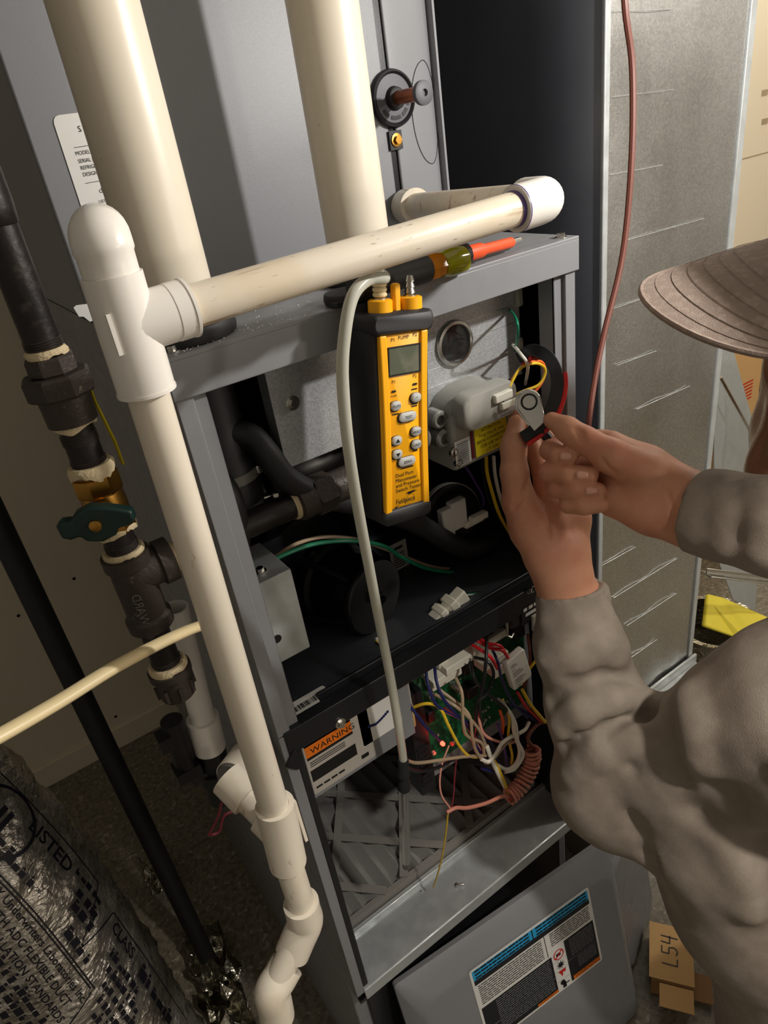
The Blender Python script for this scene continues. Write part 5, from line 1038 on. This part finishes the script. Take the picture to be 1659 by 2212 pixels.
# ================================================================ the worker: implicit surfaces turned into meshes
class SDF:
    def __init__(s, lo, hi, h):
        s.lo = np.array(lo, float); s.h = h; s.n = np.ceil((np.array(hi)-s.lo)/h).astype(int)+1
        s.d = np.full(s.n, .06, np.float32)
    def region(s, lo, hi):
        a = np.maximum(0, np.floor((np.array(lo)-s.lo)/s.h).astype(int)); b = np.minimum(s.n, np.ceil((np.array(hi)-s.lo)/s.h).astype(int)+1)
        if np.any(b <= a): return None
        g = np.meshgrid(*[s.lo[i]+s.h*np.arange(a[i], b[i], dtype=np.float32) for i in range(3)], indexing='ij'); return tuple(slice(a[i], b[i]) for i in range(3)), g
    def cone(s, a, b, ra, rb, k=.006, sub=False):
        a = np.array(a, float); b = np.array(b, float); m_ = max(ra, rb)+k*2+.012
        rg = s.region(np.minimum(a, b)-m_, np.maximum(a, b)+m_)
        if rg is None: return s
        sl, (X, Y, Z) = rg; ab = b-a; L = float(ab@ab)+1e-12
        t = np.clip(((X-a[0])*ab[0]+(Y-a[1])*ab[1]+(Z-a[2])*ab[2])/L, 0, 1)
        e = np.sqrt((X-a[0]-ab[0]*t)**2+(Y-a[1]-ab[1]*t)**2+(Z-a[2]-ab[2]*t)**2)-(ra+(rb-ra)*t)
        s.mix(sl, e, k, sub); return s
    def ell(s, c, axes, r, k=.008, sub=False):
        c = np.array(c, float); A = np.array([list(v) for v in axes]); r = np.array(r, float); m_ = r.max()+k*2+.012
        rg = s.region(c-m_, c+m_)
        if rg is None: return s
        sl, (X, Y, Z) = rg; q = [((X-c[0])*A[i][0]+(Y-c[1])*A[i][1]+(Z-c[2])*A[i][2])/r[i] for i in range(3)]
        n_ = np.sqrt(q[0]**2+q[1]**2+q[2]**2); s.mix(sl, (n_-1)*r.min(), k, sub); return s
    def mix(s, sl, e, k, sub):
        d = s.d[sl]
        if sub: e = -e; h = np.clip(.5-.5*(d-e)/k, 0, 1); s.d[sl] = d*(1-h)+e*h+k*h*(1-h)
        else: h = np.clip(.5+.5*(d-e)/k, 0, 1); s.d[sl] = d*(1-h)+e*h-k*h*(1-h)
    def chain(s, pts, rs, k=.006):
        for i in range(len(pts)-1): s.cone(pts[i], pts[i+1], rs[i], rs[i+1], k)
        return s
    def cut(s, p, n_):
        g = np.meshgrid(*[s.lo[i]+s.h*np.arange(s.n[i], dtype=np.float32) for i in range(3)], indexing='ij'); n_ = np.array(n_)/np.linalg.norm(n_)
        s.d = np.maximum(s.d, (g[0]-p[0])*n_[0]+(g[1]-p[1])*n_[1]+(g[2]-p[2])*n_[2]); return s
    def mesh(s):
        d = s.d; s.d[0], s.d[-1] = .05, .05; s.d[:, 0], s.d[:, -1] = .05, .05; s.d[:, :, 0], s.d[:, :, -1] = .05, .05
        ins = d < 0; c = np.zeros(np.array(d.shape)-1, np.int8); sh = d.shape
        cor = [(i, j, k) for i in (0, 1) for j in (0, 1) for k in (0, 1)]
        def at(a, o): return a[o[0]:sh[0]-1+o[0], o[1]:sh[1]-1+o[1], o[2]:sh[2]-1+o[2]]
        for o in cor: c += at(ins, o)
        act = (c > 0) & (c < 8); idx = np.argwhere(act); num = -np.ones(act.shape, np.int64); num[act] = np.arange(len(idx))
        acc = np.zeros((len(idx), 3)); w_ = np.zeros(len(idx))
        dv = {o: at(d, o)[act] for o in cor}
        for o in cor:
            for ax in range(3):
                if o[ax]: continue
                o2 = list(o); o2[ax] = 1; o2 = tuple(o2); a, b = dv[o], dv[o2]; x = (a < 0) != (b < 0)
                t = np.where(x, a/(a-b+1e-12*(a == b)), 0); p = np.zeros((len(idx), 3)); p[:] = o; p[:, ax] += t; acc += p*x[:, None]; w_ += x
        vs = s.lo+(idx+acc/w_[:, None])*s.h; fs = []
        for ax in range(3):
            b, c_ = (ax+1) % 3, (ax+2) % 3
            sl0 = [slice(None)]*3; sl1 = [slice(None)]*3; sl0[ax] = slice(0, -1); sl1[ax] = slice(1, None)
            x = ins[tuple(sl0)] != ins[tuple(sl1)]; e = np.argwhere(x); e = e[(e[:, b] > 0) & (e[:, c_] > 0) & (e[:, b] < sh[b]-1) & (e[:, c_] < sh[c_]-1)]
            def cell(db, dc): q = e.copy(); q[:, b] += db; q[:, c_] += dc; return num[q[:, 0], q[:, 1], q[:, 2]]
            q = np.stack([cell(-1, -1), cell(0, -1), cell(0, 0), cell(-1, 0)], 1); f = ins[e[:, 0], e[:, 1], e[:, 2]]
            q[~f] = q[~f][:, ::-1]; fs.append(q)
        return vs, np.concatenate(fs)
def smooth_verts(vs, fs, it=2, f=.5):
    for _ in range(it):
        acc = np.zeros_like(vs); n_ = np.zeros(len(vs))
        for a in range(4):
            b = fs[:, (a+1) % 4]; np.add.at(acc, fs[:, a], vs[b]); np.add.at(n_, fs[:, a], 1); np.add.at(acc, b, vs[fs[:, a]]); np.add.at(n_, b, 1)
        vs = vs*(1-f)+acc/np.maximum(n_, 1)[:, None]*f
    return vs
def put(name, sd_list, m_, parent, it=2):
    V_, F_ = [], []; o = 0
    for sd_ in sd_list:
        v, f = sd_.mesh(); v = smooth_verts(v, f, it); V_.append(v); F_.append(f+o); o += len(v)
    v = np.concatenate(V_)-np.array(OFF[parent.name]); f = np.concatenate(F_); me = bpy.data.meshes.new(name)
    me.from_pydata(v.tolist(), [], f.tolist()); me.polygons.foreach_set('use_smooth', [True]*len(me.polygons)); me.materials.append(M_[m_])
    ob = bpy.data.objects.new(name, me); COL.objects.link(ob); ob.parent = parent; OFF[ob.name] = OFF[parent.name]; return ob
def R(px_, d): return px_*d/F
def bounds(pts, m_): a = np.array([list(p) for p in pts]); return a.min(0)-m_, a.max(0)+m_

PE = thing('person', (.56, -.42, 0), 'person in a grey hooded sweatshirt and cap reaching both hands to the gas valve', 'person')
# ---- left hand, palm toward the viewer, pinching the tool from below
h = .0016
wrL = T(1198, 1200, .752); fo2 = T(1238, 1330, .768)
lo, hi = bounds([T(1080, 880, .74), T(1290, 880, .80), T(1150, 1360, .74), T(1330, 1360, .80), wrL], .03)
LH = SDF(lo, hi, h)
LH.chain([T(1262, 1420, .775), T(1233, 1300, .766), T(1212, 1240, .757)], [.036, .0335, .0305], .008)
LH.chain([T(1212, 1240, .757), T(1192, 1200, .752)], [.0285, .0275], .008); LH.cone(T(1225, 1235, .757), T(1212, 1190, .753), .026, .026, .008)
# palm: thenar, middle, hypothenar
LH.chain([T(1185, 1195, .75), T(1150, 1140, .742), T(1122, 1085, .735)], [.027, .0235, .0185], .010)
LH.chain([T(1205, 1190, .754), T(1190, 1120, .752), T(1185, 1050, .752)], [.026, .0215, .0165], .010)
LH.chain([T(1228, 1190, .758), T(1232, 1120, .760), T(1228, 1055, .762)], [.0225, .0205, .0150], .010)
# thumb
LH.chain([T(1122, 1085, .735), T(1111, 1020, .728), T(1109, 965, .728), T(1116, 915, .734)], [.0175, .0145, .0125, .0095], .005)
LH.cone(T(1110, 975, .7285), T(1111, 955, .729), .0132, .0128, .004)
# index, middle, ring, little behind the tool
LH.chain([T(1180, 1050, .752), T(1160, 985, .765), T(1133, 925, .768), T(1112, 893, .758)], [.0125, .0105, .0098, .0080], .0022)
LH.chain([T(1200, 1045, .758), T(1190, 970, .776), T(1165, 925, .778), T(1146, 932, .760)], [.0125, .0108, .0098, .0080], .0022)
LH.chain([T(1218, 1050, .763), T(1218, 985, .784), T(1195, 945, .786), T(1172, 955, .768)], [.0120, .0102, .0092, .0076], .0022)
LH.chain([T(1236, 1065, .768), T(1240, 1010, .784), T(1222, 975, .788), T(1200, 985, .776)], [.0105, .0088, .0082, .0068], .0022)
def ssurf(S_, x, y):
    r_ = ray(x, y)
    for t in np.arange(.55, .95, .0008):
        g = np.round((CAM+r_*t-S_.lo)/S_.h).astype(int)
        if np.all(g >= 0) and np.all(g < S_.n) and S_.d[g[0], g[1], g[2]] < 0: return V(CAM+r_*t)
def crease(S_, pts, r=.0012, k=.0035):
    p = [q for q in (ssurf(S_, x, y) for x, y in pts) if q is not None]
    return [(S_, a_, b_, r, k) for a_, b_ in zip(p, p[1:])]
CR0 = crease(LH, [(1146, 1030), (1138, 1052), (1126, 1075), (1112, 1096)], .0016, .005)+crease(LH, [(1160, 1062), (1178, 1085), (1190, 1120), (1196, 1160)], .0012, .005)+crease(LH, [(1086, 1000), (1105, 996), (1130, 1000)], .0008, .003)
for S_, a_, b_, r_, k_ in CR0: S_.cone(a_, b_, r_, r_, k_, True)
# ---- right hand: loose fist with thumb along the tool
lo, hi = bounds([T(1150, 880, .65), T(1600, 880, .66), T(1150, 1240, .74), T(1620, 1240, .62), T(1330, 1000, .74)], .02)
RH = SDF(lo, hi, h)
RH.chain([T(1680, 1160, .600), T(1560, 1122, .630), T(1500, 1106, .655)], [.036, .0335, .0315], .008)
RH.chain([T(1505, 1085, .655), T(1400, 1032, .680), T(1330, 1000, .695)], [.0275, .026, .0215], .010)
RH.chain([T(1500, 1125, .655), T(1410, 1095, .678), T(1330, 1075, .692)], [.0275, .0265, .0205], .010)
RH.chain([T(1470, 1085, .668), T(1390, 1010, .690), T(1320, 962, .706)], [.024, .0205, .0150], .010)
# thumb
RH.chain([T(1395, 1022, .668), T(1320, 985, .668), T(1262, 950, .676), T(1222, 925, .684), T(1192, 908, .692)], [.0205, .0165, .0130, .0112, .0085], .005)
RH.cone(T(1240, 940, .680), T(1228, 930, .682), .0126, .0122, .004)
# fingers: MCP far side, PIP at the left, tips tucked back right
RH.chain([T(1305, 955, .712), T(1235, 950, .718), T(1188, 972, .706), T(1206, 984, .690), T(1232, 985, .684)], [.0130, .0112, .0108, .0102, .0086], .0016)
RH.chain([T(1325, 1005, .712), T(1245, 1005, .714), T(1186, 1020, .700), T(1225, 1026, .684), T(1274, 1026, .678)], [.0135, .0112, .0108, .0104, .0088], .0016)
RH.chain([T(1338, 1050, .708), T(1262, 1045, .710), T(1204, 1056, .698), T(1245, 1061, .683), T(1292, 1060, .677)], [.0130, .0108, .0100, .0096, .0082], .0016)
RH.chain([T(1348, 1092, .702), T(1275, 1082, .704), T(1228, 1090, .696), T(1262, 1094, .681), T(1300, 1090, .675)], [.0115, .0096, .0092, .0090, .0078], .0016)
CR0 = []
for l_ in ([(1240, 928), (1250, 940), (1254, 956)], [(1247, 924), (1258, 936), (1263, 954)], [(1300, 990), (1325, 1020), (1340, 1060)], [(1440, 1060), (1455, 1100), (1450, 1140)]): CR0 += crease(RH, l_, .0009, .0035)
for S_, a_, b_, r_, k_ in CR0: S_.cone(a_, b_, r_, r_, k_, True)
# ---- head, neck, trunk (coarser), same body
fc_ = V((-.80, .50, -.10)).normalized(); uc = (V((-.10, -.22, 1))); uc = (uc-fc_*uc.dot(fc_)).normalized(); sc_ = fc_.cross(uc)
tip = T(1398, 640, .54); bc = tip-fc_*.098
fh = (fc_+V((0, 0, -.12))).normalized(); uh = (V((0, 0, 1))-fh*fh.z).normalized(); sh = fh.cross(uh)     # facing, up, own right
HC = bc-fc_*.128-uc*.058
def HP(f_, u_, s_): return HC+fh*f_+uh*u_+sh*s_
lo, hi = bounds([HP(.14, -.2, .1), HP(-.12, .14, -.1), HP(0, -.2, -.1), HP(0, .1, .1)], .03)
HD = SDF(lo, hi, .003)
HD.ell(HP(-.012, .03, 0), (fh, uh, sh), (.098, .092, .076), .01); HD.ell(HP(.030, -.045, 0), (fh, uh, sh), (.062, .066, .056), .02); HD.cone(HP(.062, -.092, 0), HP(.045, -.085, 0), .020, .03, .015)
HD.cone(HP(.092, .0, 0), HP(.108, -.034, 0), .009, .013, .012); HD.cone(HP(.098, -.038, .012), HP(.098, -.038, -.012), .008, .008, .008)
for s_ in (-1, 1):
    HD.ell(HP(.080, .006, .032*s_), (fh, uh, sh), (.016, .011, .016), .006, True); HD.ell(HP(.072, .004, .032*s_), (fh, uh, sh), (.0125, .0125, .0125), .002)
    HD.cone(HP(.086, .024, .046*s_), HP(.092, .022, .014*s_), .007, .008, .010); HD.ell(HP(-.012, -.012, .078*s_), (fh, uh, sh), (.017, .031, .010), .006); HD.ell(HP(-.008, -.01, .088*s_), (fh, uh, sh), (.008, .018, .006), .004, True)
HD.cone(HP(.092, -.062, .020), HP(.092, -.062, -.020), .0065, .0065, .006); HD.cone(HP(.092, -.074, .015), HP(.092, -.074, -.015), .007, .007, .006); HD.cone(HP(.103, -.068, .022), HP(.103, -.068, -.022), .0022, .0022, .004, True)
HD.chain([HP(-.02, -.06, 0), HC.lerp(V((.565, -.38, 1.08)), .5), V((.565, -.38, 1.08))], [.058, .056, .075], .02)
body = put('body', [LH, RH, HD], 'skin', PE, 2)
# mouth, eyes, nails
for s_ in (-1, 1): MB().lathe([(0, -.0128), (.006, -.011), (.0115, -.004), (.0128, 0), (.0115, .004), (0, .0128)], HP(.0735, .004, .032*s_), uh, 16).build('eye', 'paper', body)
def nail(p, n_, along, wd, ln):
    n_ = (V(n_)-V(along)*V(n_).dot(V(along).normalized())/V(along).length).normalized(); al = V(along).normalized(); si = n_.cross(al)
    g = [[V(p)+al*(ln*(i/5-.5))+si*(wd*(j/4-.5)*(1-.35*(i/5)**3))-n_*(.25*wd*((j/4-.5)*2)**2+.0006*(i/5)**2) for j in range(5)] for i in range(6)]
    m2 = MB(); m2.add([q for r_ in g for q in r_], [(i*5+j, i*5+j+1, (i+1)*5+j+1, (i+1)*5+j) for i in range(5) for j in range(4)]); ob = m2.build('nail', 'nail', body, smooth=80)
    so = ob.modifiers.new('t', 'SOLIDIFY'); so.thickness = .0008
cv = V(CAM)
def face(p): return (cv-p).normalized()
pa, pb_ = T(1232, 929, .6805), T(1200, 908, .689); al = (pb_-pa); p_ = T(1213, 912, .6795); nail(T(1212, 905, .6815), face(p_)*.6+V((0, 0, .9)), al, .0125, .0135)
for a, b, c_, w_ in ((T(1206, 984, .690), T(1232, 985, .684), T(1222, 982, .6755), .010), (T(1225, 1026, .684), T(1274, 1026, .678), T(1258, 1022, .6698), .0105), (T(1245, 1061, .683), T(1292, 1060, .677), T(1278, 1057, .6693), .0095)): nail(c_, face(c_)*.75+V((0, 0, .45)), b-a, w_, .011)
# ---- sweatshirt
h = .0042
lo, hi = np.array([.20, -.78, .22]), np.array([.98, .0, 1.22]); HS = SDF(lo, hi, h)
cL, eL, sL = T(1236, 1284, .764), T(1322, 1672, .815), T(1760, 1560, .64)
HS.chain([T(1231, 1262, .760), T(1252, 1400, .775), T(1290, 1530, .79), eL], [.0375, .0465, .0545, .0615], .02)
HS.chain([eL, T(1470, 1660, .755), T(1600, 1600, .70), sL], [.060, .0655, .074, .086], .02)
HS.cone(T(1300, 1715, .82), T(1330, 1745, .82), .052, .050, .03)
chest = V((.575, -.40, .97)); waist = V((.60, -.44, .62)); hipc = V((.60, -.44, .46)); sR = V((.755, -.30, 1.0))
HS.chain([chest, V((.585, -.42, .8)), waist, hipc], [.150, .155, .165, .172], .05)
HS.cone(sL, chest, .09, .13, .05); HS.cone(sR, chest, .088, .13, .05); HS.cone(V((.51, -.40, .80)), V((.50, -.42, .55)), .12, .13, .05)
HS.chain([T(1550, 1800, .78), T(1640, 1930, .83), T(1745, 2080, .88), T(1760, 2230, .95)], [.085, .100, .108, .125], .04)
HS.chain([sR, V((.72, -.20, 1.05)), T(1840, 1175, .585)], [.078, .056, .046], .02)
HS.chain([T(1840, 1175, .585), T(1680, 1140, .602), T(1545, 1112, .640), T(1522, 1107, .648)], [.045, .0415, .0390, .0375], .015)
HS.cone(V((.56, -.40, 1.09)), V((.575, -.47, 1.06)), .088, .085, .04)             # hood gathered at the neck
# folds: valleys and ridges laid on the cloth surface as seen from the viewer's side
def surf(x, y):
    r_ = ray(x, y)
    for t in np.arange(.50, 1.1, .0015):
        g = np.round((CAM+r_*t-HS.lo)/HS.h).astype(int)
        if np.all(g >= 0) and np.all(g < HS.n) and HS.d[g[0], g[1], g[2]] < 0: return V(CAM+r_*t)
    return None
FOLDS = []
def fold(pts, r, k, sub, off):
    p = [surf(x, y) for x, y in pts]; ok = [(q if off == 0 else q+(q-V(CAM)).normalized()*off) for q in p if q is not None]; FOLDS.append((ok, r, k, sub))
fold([(1216, 1615), (1250, 1588), (1300, 1562), (1350, 1547), (1402, 1545)], .0075, .014, True, 0)
fold([(1188, 1515), (1240, 1480), (1300, 1463), (1360, 1462), (1402, 1482)], .0055, .014, True, 0)
fold([(1428, 1496), (1443, 1540), (1460, 1590), (1468, 1640), (1466, 1680)], .0085, .014, True, 0)
fold([(1398, 1562), (1388, 1605), (1362, 1650)], .006, .014, True, 0)
fold([(1365, 1765), (1400, 1850), (1440, 1930), (1475, 1985)], .0045, .014, True, 0)
fold([(1300, 1600), (1350, 1582), (1395, 1575)], .006, .012, True, 0)
fold([(1212, 1570), (1260, 1540), (1320, 1514), (1400, 1512)], .009, .018, False, .004)
fold([(1180, 1420), (1230, 1402), (1300, 1392), (1340, 1398)], .008, .018, False, .005)
fold([(1235, 1675), (1300, 1628), (1370, 1604), (1410, 1592)], .010, .02, False, .005)
fold([(1492, 1510), (1510, 1560), (1510, 1630)], .012, .025, False, .006)
fold([(1180, 1345), (1240, 1340), (1310, 1330)], .006, .016, False, .004)
fold([(1590, 1050), (1602, 1110), (1592, 1170)], .0045, .012, True, 0)
fold([(1562, 1048), (1574, 1110), (1562, 1180)], .007, .016, False, .004)
fold([(1640, 1065), (1650, 1120), (1642, 1190)], .008, .016, False, .004)
fold([(1560, 1800), (1600, 1860), (1620, 1960)], .010, .03, False, .006)
fold([(1500, 1760), (1560, 1730), (1650, 1690)], .006, .025, True, 0)
for ok, r, k, sub_ in FOLDS:
    for a_, b_ in zip(ok, ok[1:]): HS.cone(a_, b_, r, r, k, sub_)
gx = np.meshgrid(*[HS.lo[i]+HS.h*np.arange(HS.n[i], dtype=np.float32) for i in range(3)], indexing='ij')
HS.d += .0005*np.sin(62*gx[0]+41*gx[2])*np.sin(55*gx[1]-37*gx[2]+1)+.0005*np.sin(120*gx[2]+70*gx[0])*np.sin(95*gx[1]+2); del gx
def cuff_end(a, b, r):     # open the sleeve end with a shallow concave cut
    a, b = V(a), V(b); ax_ = (b-a).normalized(); c_ = a-ax_*(r*1.55); HS.ell(c_, (V((1, 0, 0)), V((0, 1, 0)), V((0, 0, 1))), (r*1.6,)*3, .002, True)
cuff_end(T(1234, 1284, .763), T(1262, 1420, .776), .040); cuff_end(T(1520, 1107, .648), T(1680, 1150, .602), .040)
HS.cut(V((.6, -.44, .30)), (0, 0, -1))
hood = put('sweatshirt', [HS], 'hoodie', PE, 2)
# cuffs and hem bands
def band(c_, ax_, r, w_, name='cuff'):
    c_ = V(c_); u_, w2, a_ = frame(ax_); loops = []
    for t_, rr_ in ((-.5, .97), (-.45, 1.01), (-.2, 1.02), (.2, 1.02), (.45, 1.01), (.5, .97)): loops.append([c_+a_*w_*t_+(u_*math.cos(q)+w2*math.sin(q))*r*rr_*(1+.006*math.sin(40*q)) for q in np.linspace(0, 2*math.pi, 120, endpoint=False)])
    inner = [[c_+a_*w_*t_+(u_*math.cos(q)+w2*math.sin(q))*r*.91 for q in np.linspace(0, 2*math.pi, 120, endpoint=False)] for t_ in (.5, -.5)]
    L_ = loops+inner; mb_ = MB(); k = 120
    for i in range(len(L_)): pass
    mb_.loft(L_+[L_[0]], caps=False); return mb_.build(name, 'hoodie', hood, smooth=60)
band(T(1239, 1296, .7648), T(1262, 1420, .776)-T(1234, 1284, .763), .0385, .02)
band(T(1536, 1111, .6435), T(1680, 1150, .602)-T(1520, 1107, .648), .0400, .026)
# ---- cap
def CPt(f_, u_, s_): return bc+fc_*f_+uc*u_+sc_*s_
nA, nB = 28, 10; top_, bot_ = [], []
for j in range(nB+1):
    b = j/nB
    for i in range(nA+1):
        a = -1+2*i/nA; hw = .092; s_ = hw*math.sin(a*math.pi/2); f0 = -.055*(1-math.cos(a*math.pi/2)); f1 = f0+.098*math.cos(a*math.pi/2)**.75
        f_ = f0-.03+(f1-f0+.03)*b; drop = -.030*(s_/hw)**2-.006*b; top_.append(CPt(f_, drop+.0016, s_)); bot_.append(CPt(f_, drop-.0022, s_))
N_ = (nA+1)*(nB+1); q4 = [(j*(nA+1)+i, j*(nA+1)+i+1, (j+1)*(nA+1)+i+1, (j+1)*(nA+1)+i) for j in range(nB) for i in range(nA)]
cp_ = MB(); cp_.add(top_, q4); brim = cp_.build('cap_brim', 'cap_cloth', PE, smooth=60)
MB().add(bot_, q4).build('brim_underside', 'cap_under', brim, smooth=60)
edge = [top_[nB*(nA+1)+i].lerp(bot_[nB*(nA+1)+i], .5) for i in range(nA+1)]; MB().tube(edge, .0026, 8).build('brim_edge', 'cap_cloth', brim)
for k in (.18, .32, .46, .60, .74, .88):
    row = []
    for i in range(2, nA-1):
        a = -1+2*i/nA; s_ = .092*math.sin(a*math.pi/2); f0 = -.055*(1-math.cos(a*math.pi/2)); f_ = f0+.098*math.cos(a*math.pi/2)**.75*k; row.append(CPt(f_, -.030*(s_/.092)**2-.006*k+.0016, s_))
    MB().tube(row, .00028, 5).build('stitch_row', 'cap_cloth', brim)
lo, hi = bounds([CPt(-.24, -.03, -.11), CPt(.05, .14, .11), CPt(-.24, .14, .11), CPt(.05, -.03, -.11), CPt(-.1, .15, 0)], .02); CR_ = SDF(lo, hi, .004)
CR_.ell(CPt(-.118, -.005, 0), (fc_, uc, sc_), (.104, .100, .094), .01); CR_.cut(CPt(0, -.032, 0), -uc+fc_*.0)
crown = put('cap_crown', [CR_], 'cap_cloth', PE, 2)
# ---- trousers
lo, hi = np.array([.40, -.75, .0]), np.array([.98, .02, .56]); TR = SDF(lo, hi, .005)
TR.cone(V((.58, -.44, .46)), V((.62, -.44, .46)), .155, .155, .04)
for (k_, an_, toe) in ((V((.68, -.26, .24)), V((.70, -.56, .10)), 0), (V((.80, -.24, .16)), V((.80, -.56, .10)), 0)):
    TR.chain([V((.55 if k_.x < .7 else .70, -.44, .42)), k_], [.115, .085], .04); TR.chain([k_, an_], [.078, .055], .03)
TR.cone(V((.68, -.26, .22)), V((.68, -.27, .085)), .075, .08, .04)
TR.cut(V((0, 0, .006)), (0, 0, -1)); put('trousers', [TR], 'trousers', PE, 2)
for x, y in ((.70, -.62), (.80, -.62)): MB().loft([[V((x+a, y+b, z_)) for a, b in rrect(w_, l_, .04, 6)] for z_, w_, l_ in ((.002, .095, .24), (.03, .10, .25), (.07, .085, .16), (.11, .08, .11))]).build('shoe', 'black_plastic', PE, bevel=.004)

# ================================================================ the held tool: black and red strap loop with a chrome ratchet end
tl = thing('strap_wrench', T(1160, 930, .70), 'black and red curved strap tool with chrome end held in both hands', 'tool')
dT = .705
outer = cr([T(1130, 945, dT+.012), T(1165, 920, dT+.006), T(1190, 885, dT), T(1203, 840, dT), T(1200, 800, dT+.003), T(1180, 768, dT+.012), T(1150, 757, dT+.026), T(1125, 770, dT+.04)], 7)
def ribbon(path, w_, t_, off, m_, name):
    loops = []
    for i, p in enumerate(path):
        t = (path[min(i+1, len(path)-1)]-path[max(i-1, 0)]).normalized(); vw = face(p); n_ = t.cross(vw).normalized(); dpt = n_.cross(t).normalized(); c_ = p+n_*off
        loops.append([c_+n_*t_/2+dpt*w_/2, c_-n_*t_/2+dpt*w_/2, c_-n_*t_/2-dpt*w_/2, c_+n_*t_/2-dpt*w_/2])
    return MB().loft(loops).build(name, m_, tl, bevel=.0008, smooth=50)
ribbon(outer, .014, .0125, 0, 'rubber', 'black_strap'); 
o1 = ribbon(outer[:int(len(outer)*.55)], .0135, .0046, .0084, 'red', 'red_backing'); ribbon(outer[-10:], .012, .004, -.0080, 'red', 'red_lining'); 
c_ = T(1143, 868, dT-.004); fa = face(c_); ua = V((0, 0, 1)); ua = (ua-fa*ua.dot(fa)).normalized(); ra = ua.cross(fa)
pol = [(.012*math.cos(t), .012*math.sin(t)) for t in np.linspace(0.35, math.pi+.0, 14)]+[(-.012, -.006), (.004, -.030), (.016, -.020)]
MB().prism(pol, c_, ra, ua, fa*.003).build('chrome_plate', 'chrome', tl, bevel=.0008)
MB().prism([(a*1.12-.001, b*1.1) for a, b in pol], c_-fa*.012, ra, ua, fa*.003).build('chrome_plate', 'chrome', tl, bevel=.0008)
MB().lathe([(.0085, -.016), (.0085, .004), (.0065, .0045), (.006, -.004), (0, -.004)], c_, fa, 24).build('roller', 'black_plastic', tl)
MB().tube([T(1170, 930, dT+.004), T(1200, 965, dT+.006), T(1235, 1000, dT+.004), T(1290, 1050, dT-.0)], .0052, 12).build('handle', 'black_plastic', tl)
# brown plastic-wrapped bundle hanging behind the worker
bg = thing('plastic_wrapped_bundle', P(1650, 980, 'Y', .30), 'brown bundle wrapped in shiny clear plastic behind the worker', 'bundle')
q = P(1735, 880, 'Y', .16); loops = []; rr = random.Random(11)
for k in range(16):
    z_ = q.z-.22+.028*k; loops.append([V((q.x+.02+(.055+.006*math.sin(3*a+k*.5)+.004*math.sin(7*a-k))*math.cos(a), q.y+.05+(.055+.006*math.sin(3*a+k*.5)+.004*math.sin(7*a-k))*math.sin(a), z_)) for a in np.linspace(0, 2*math.pi, 36, endpoint=False)])
mat('plastic_brown', (112, 72, 52), .14, 0, (40, .5, .006), coat=.8)
MB().loft(loops).build('wrap', 'plastic_brown', bg, smooth=60)
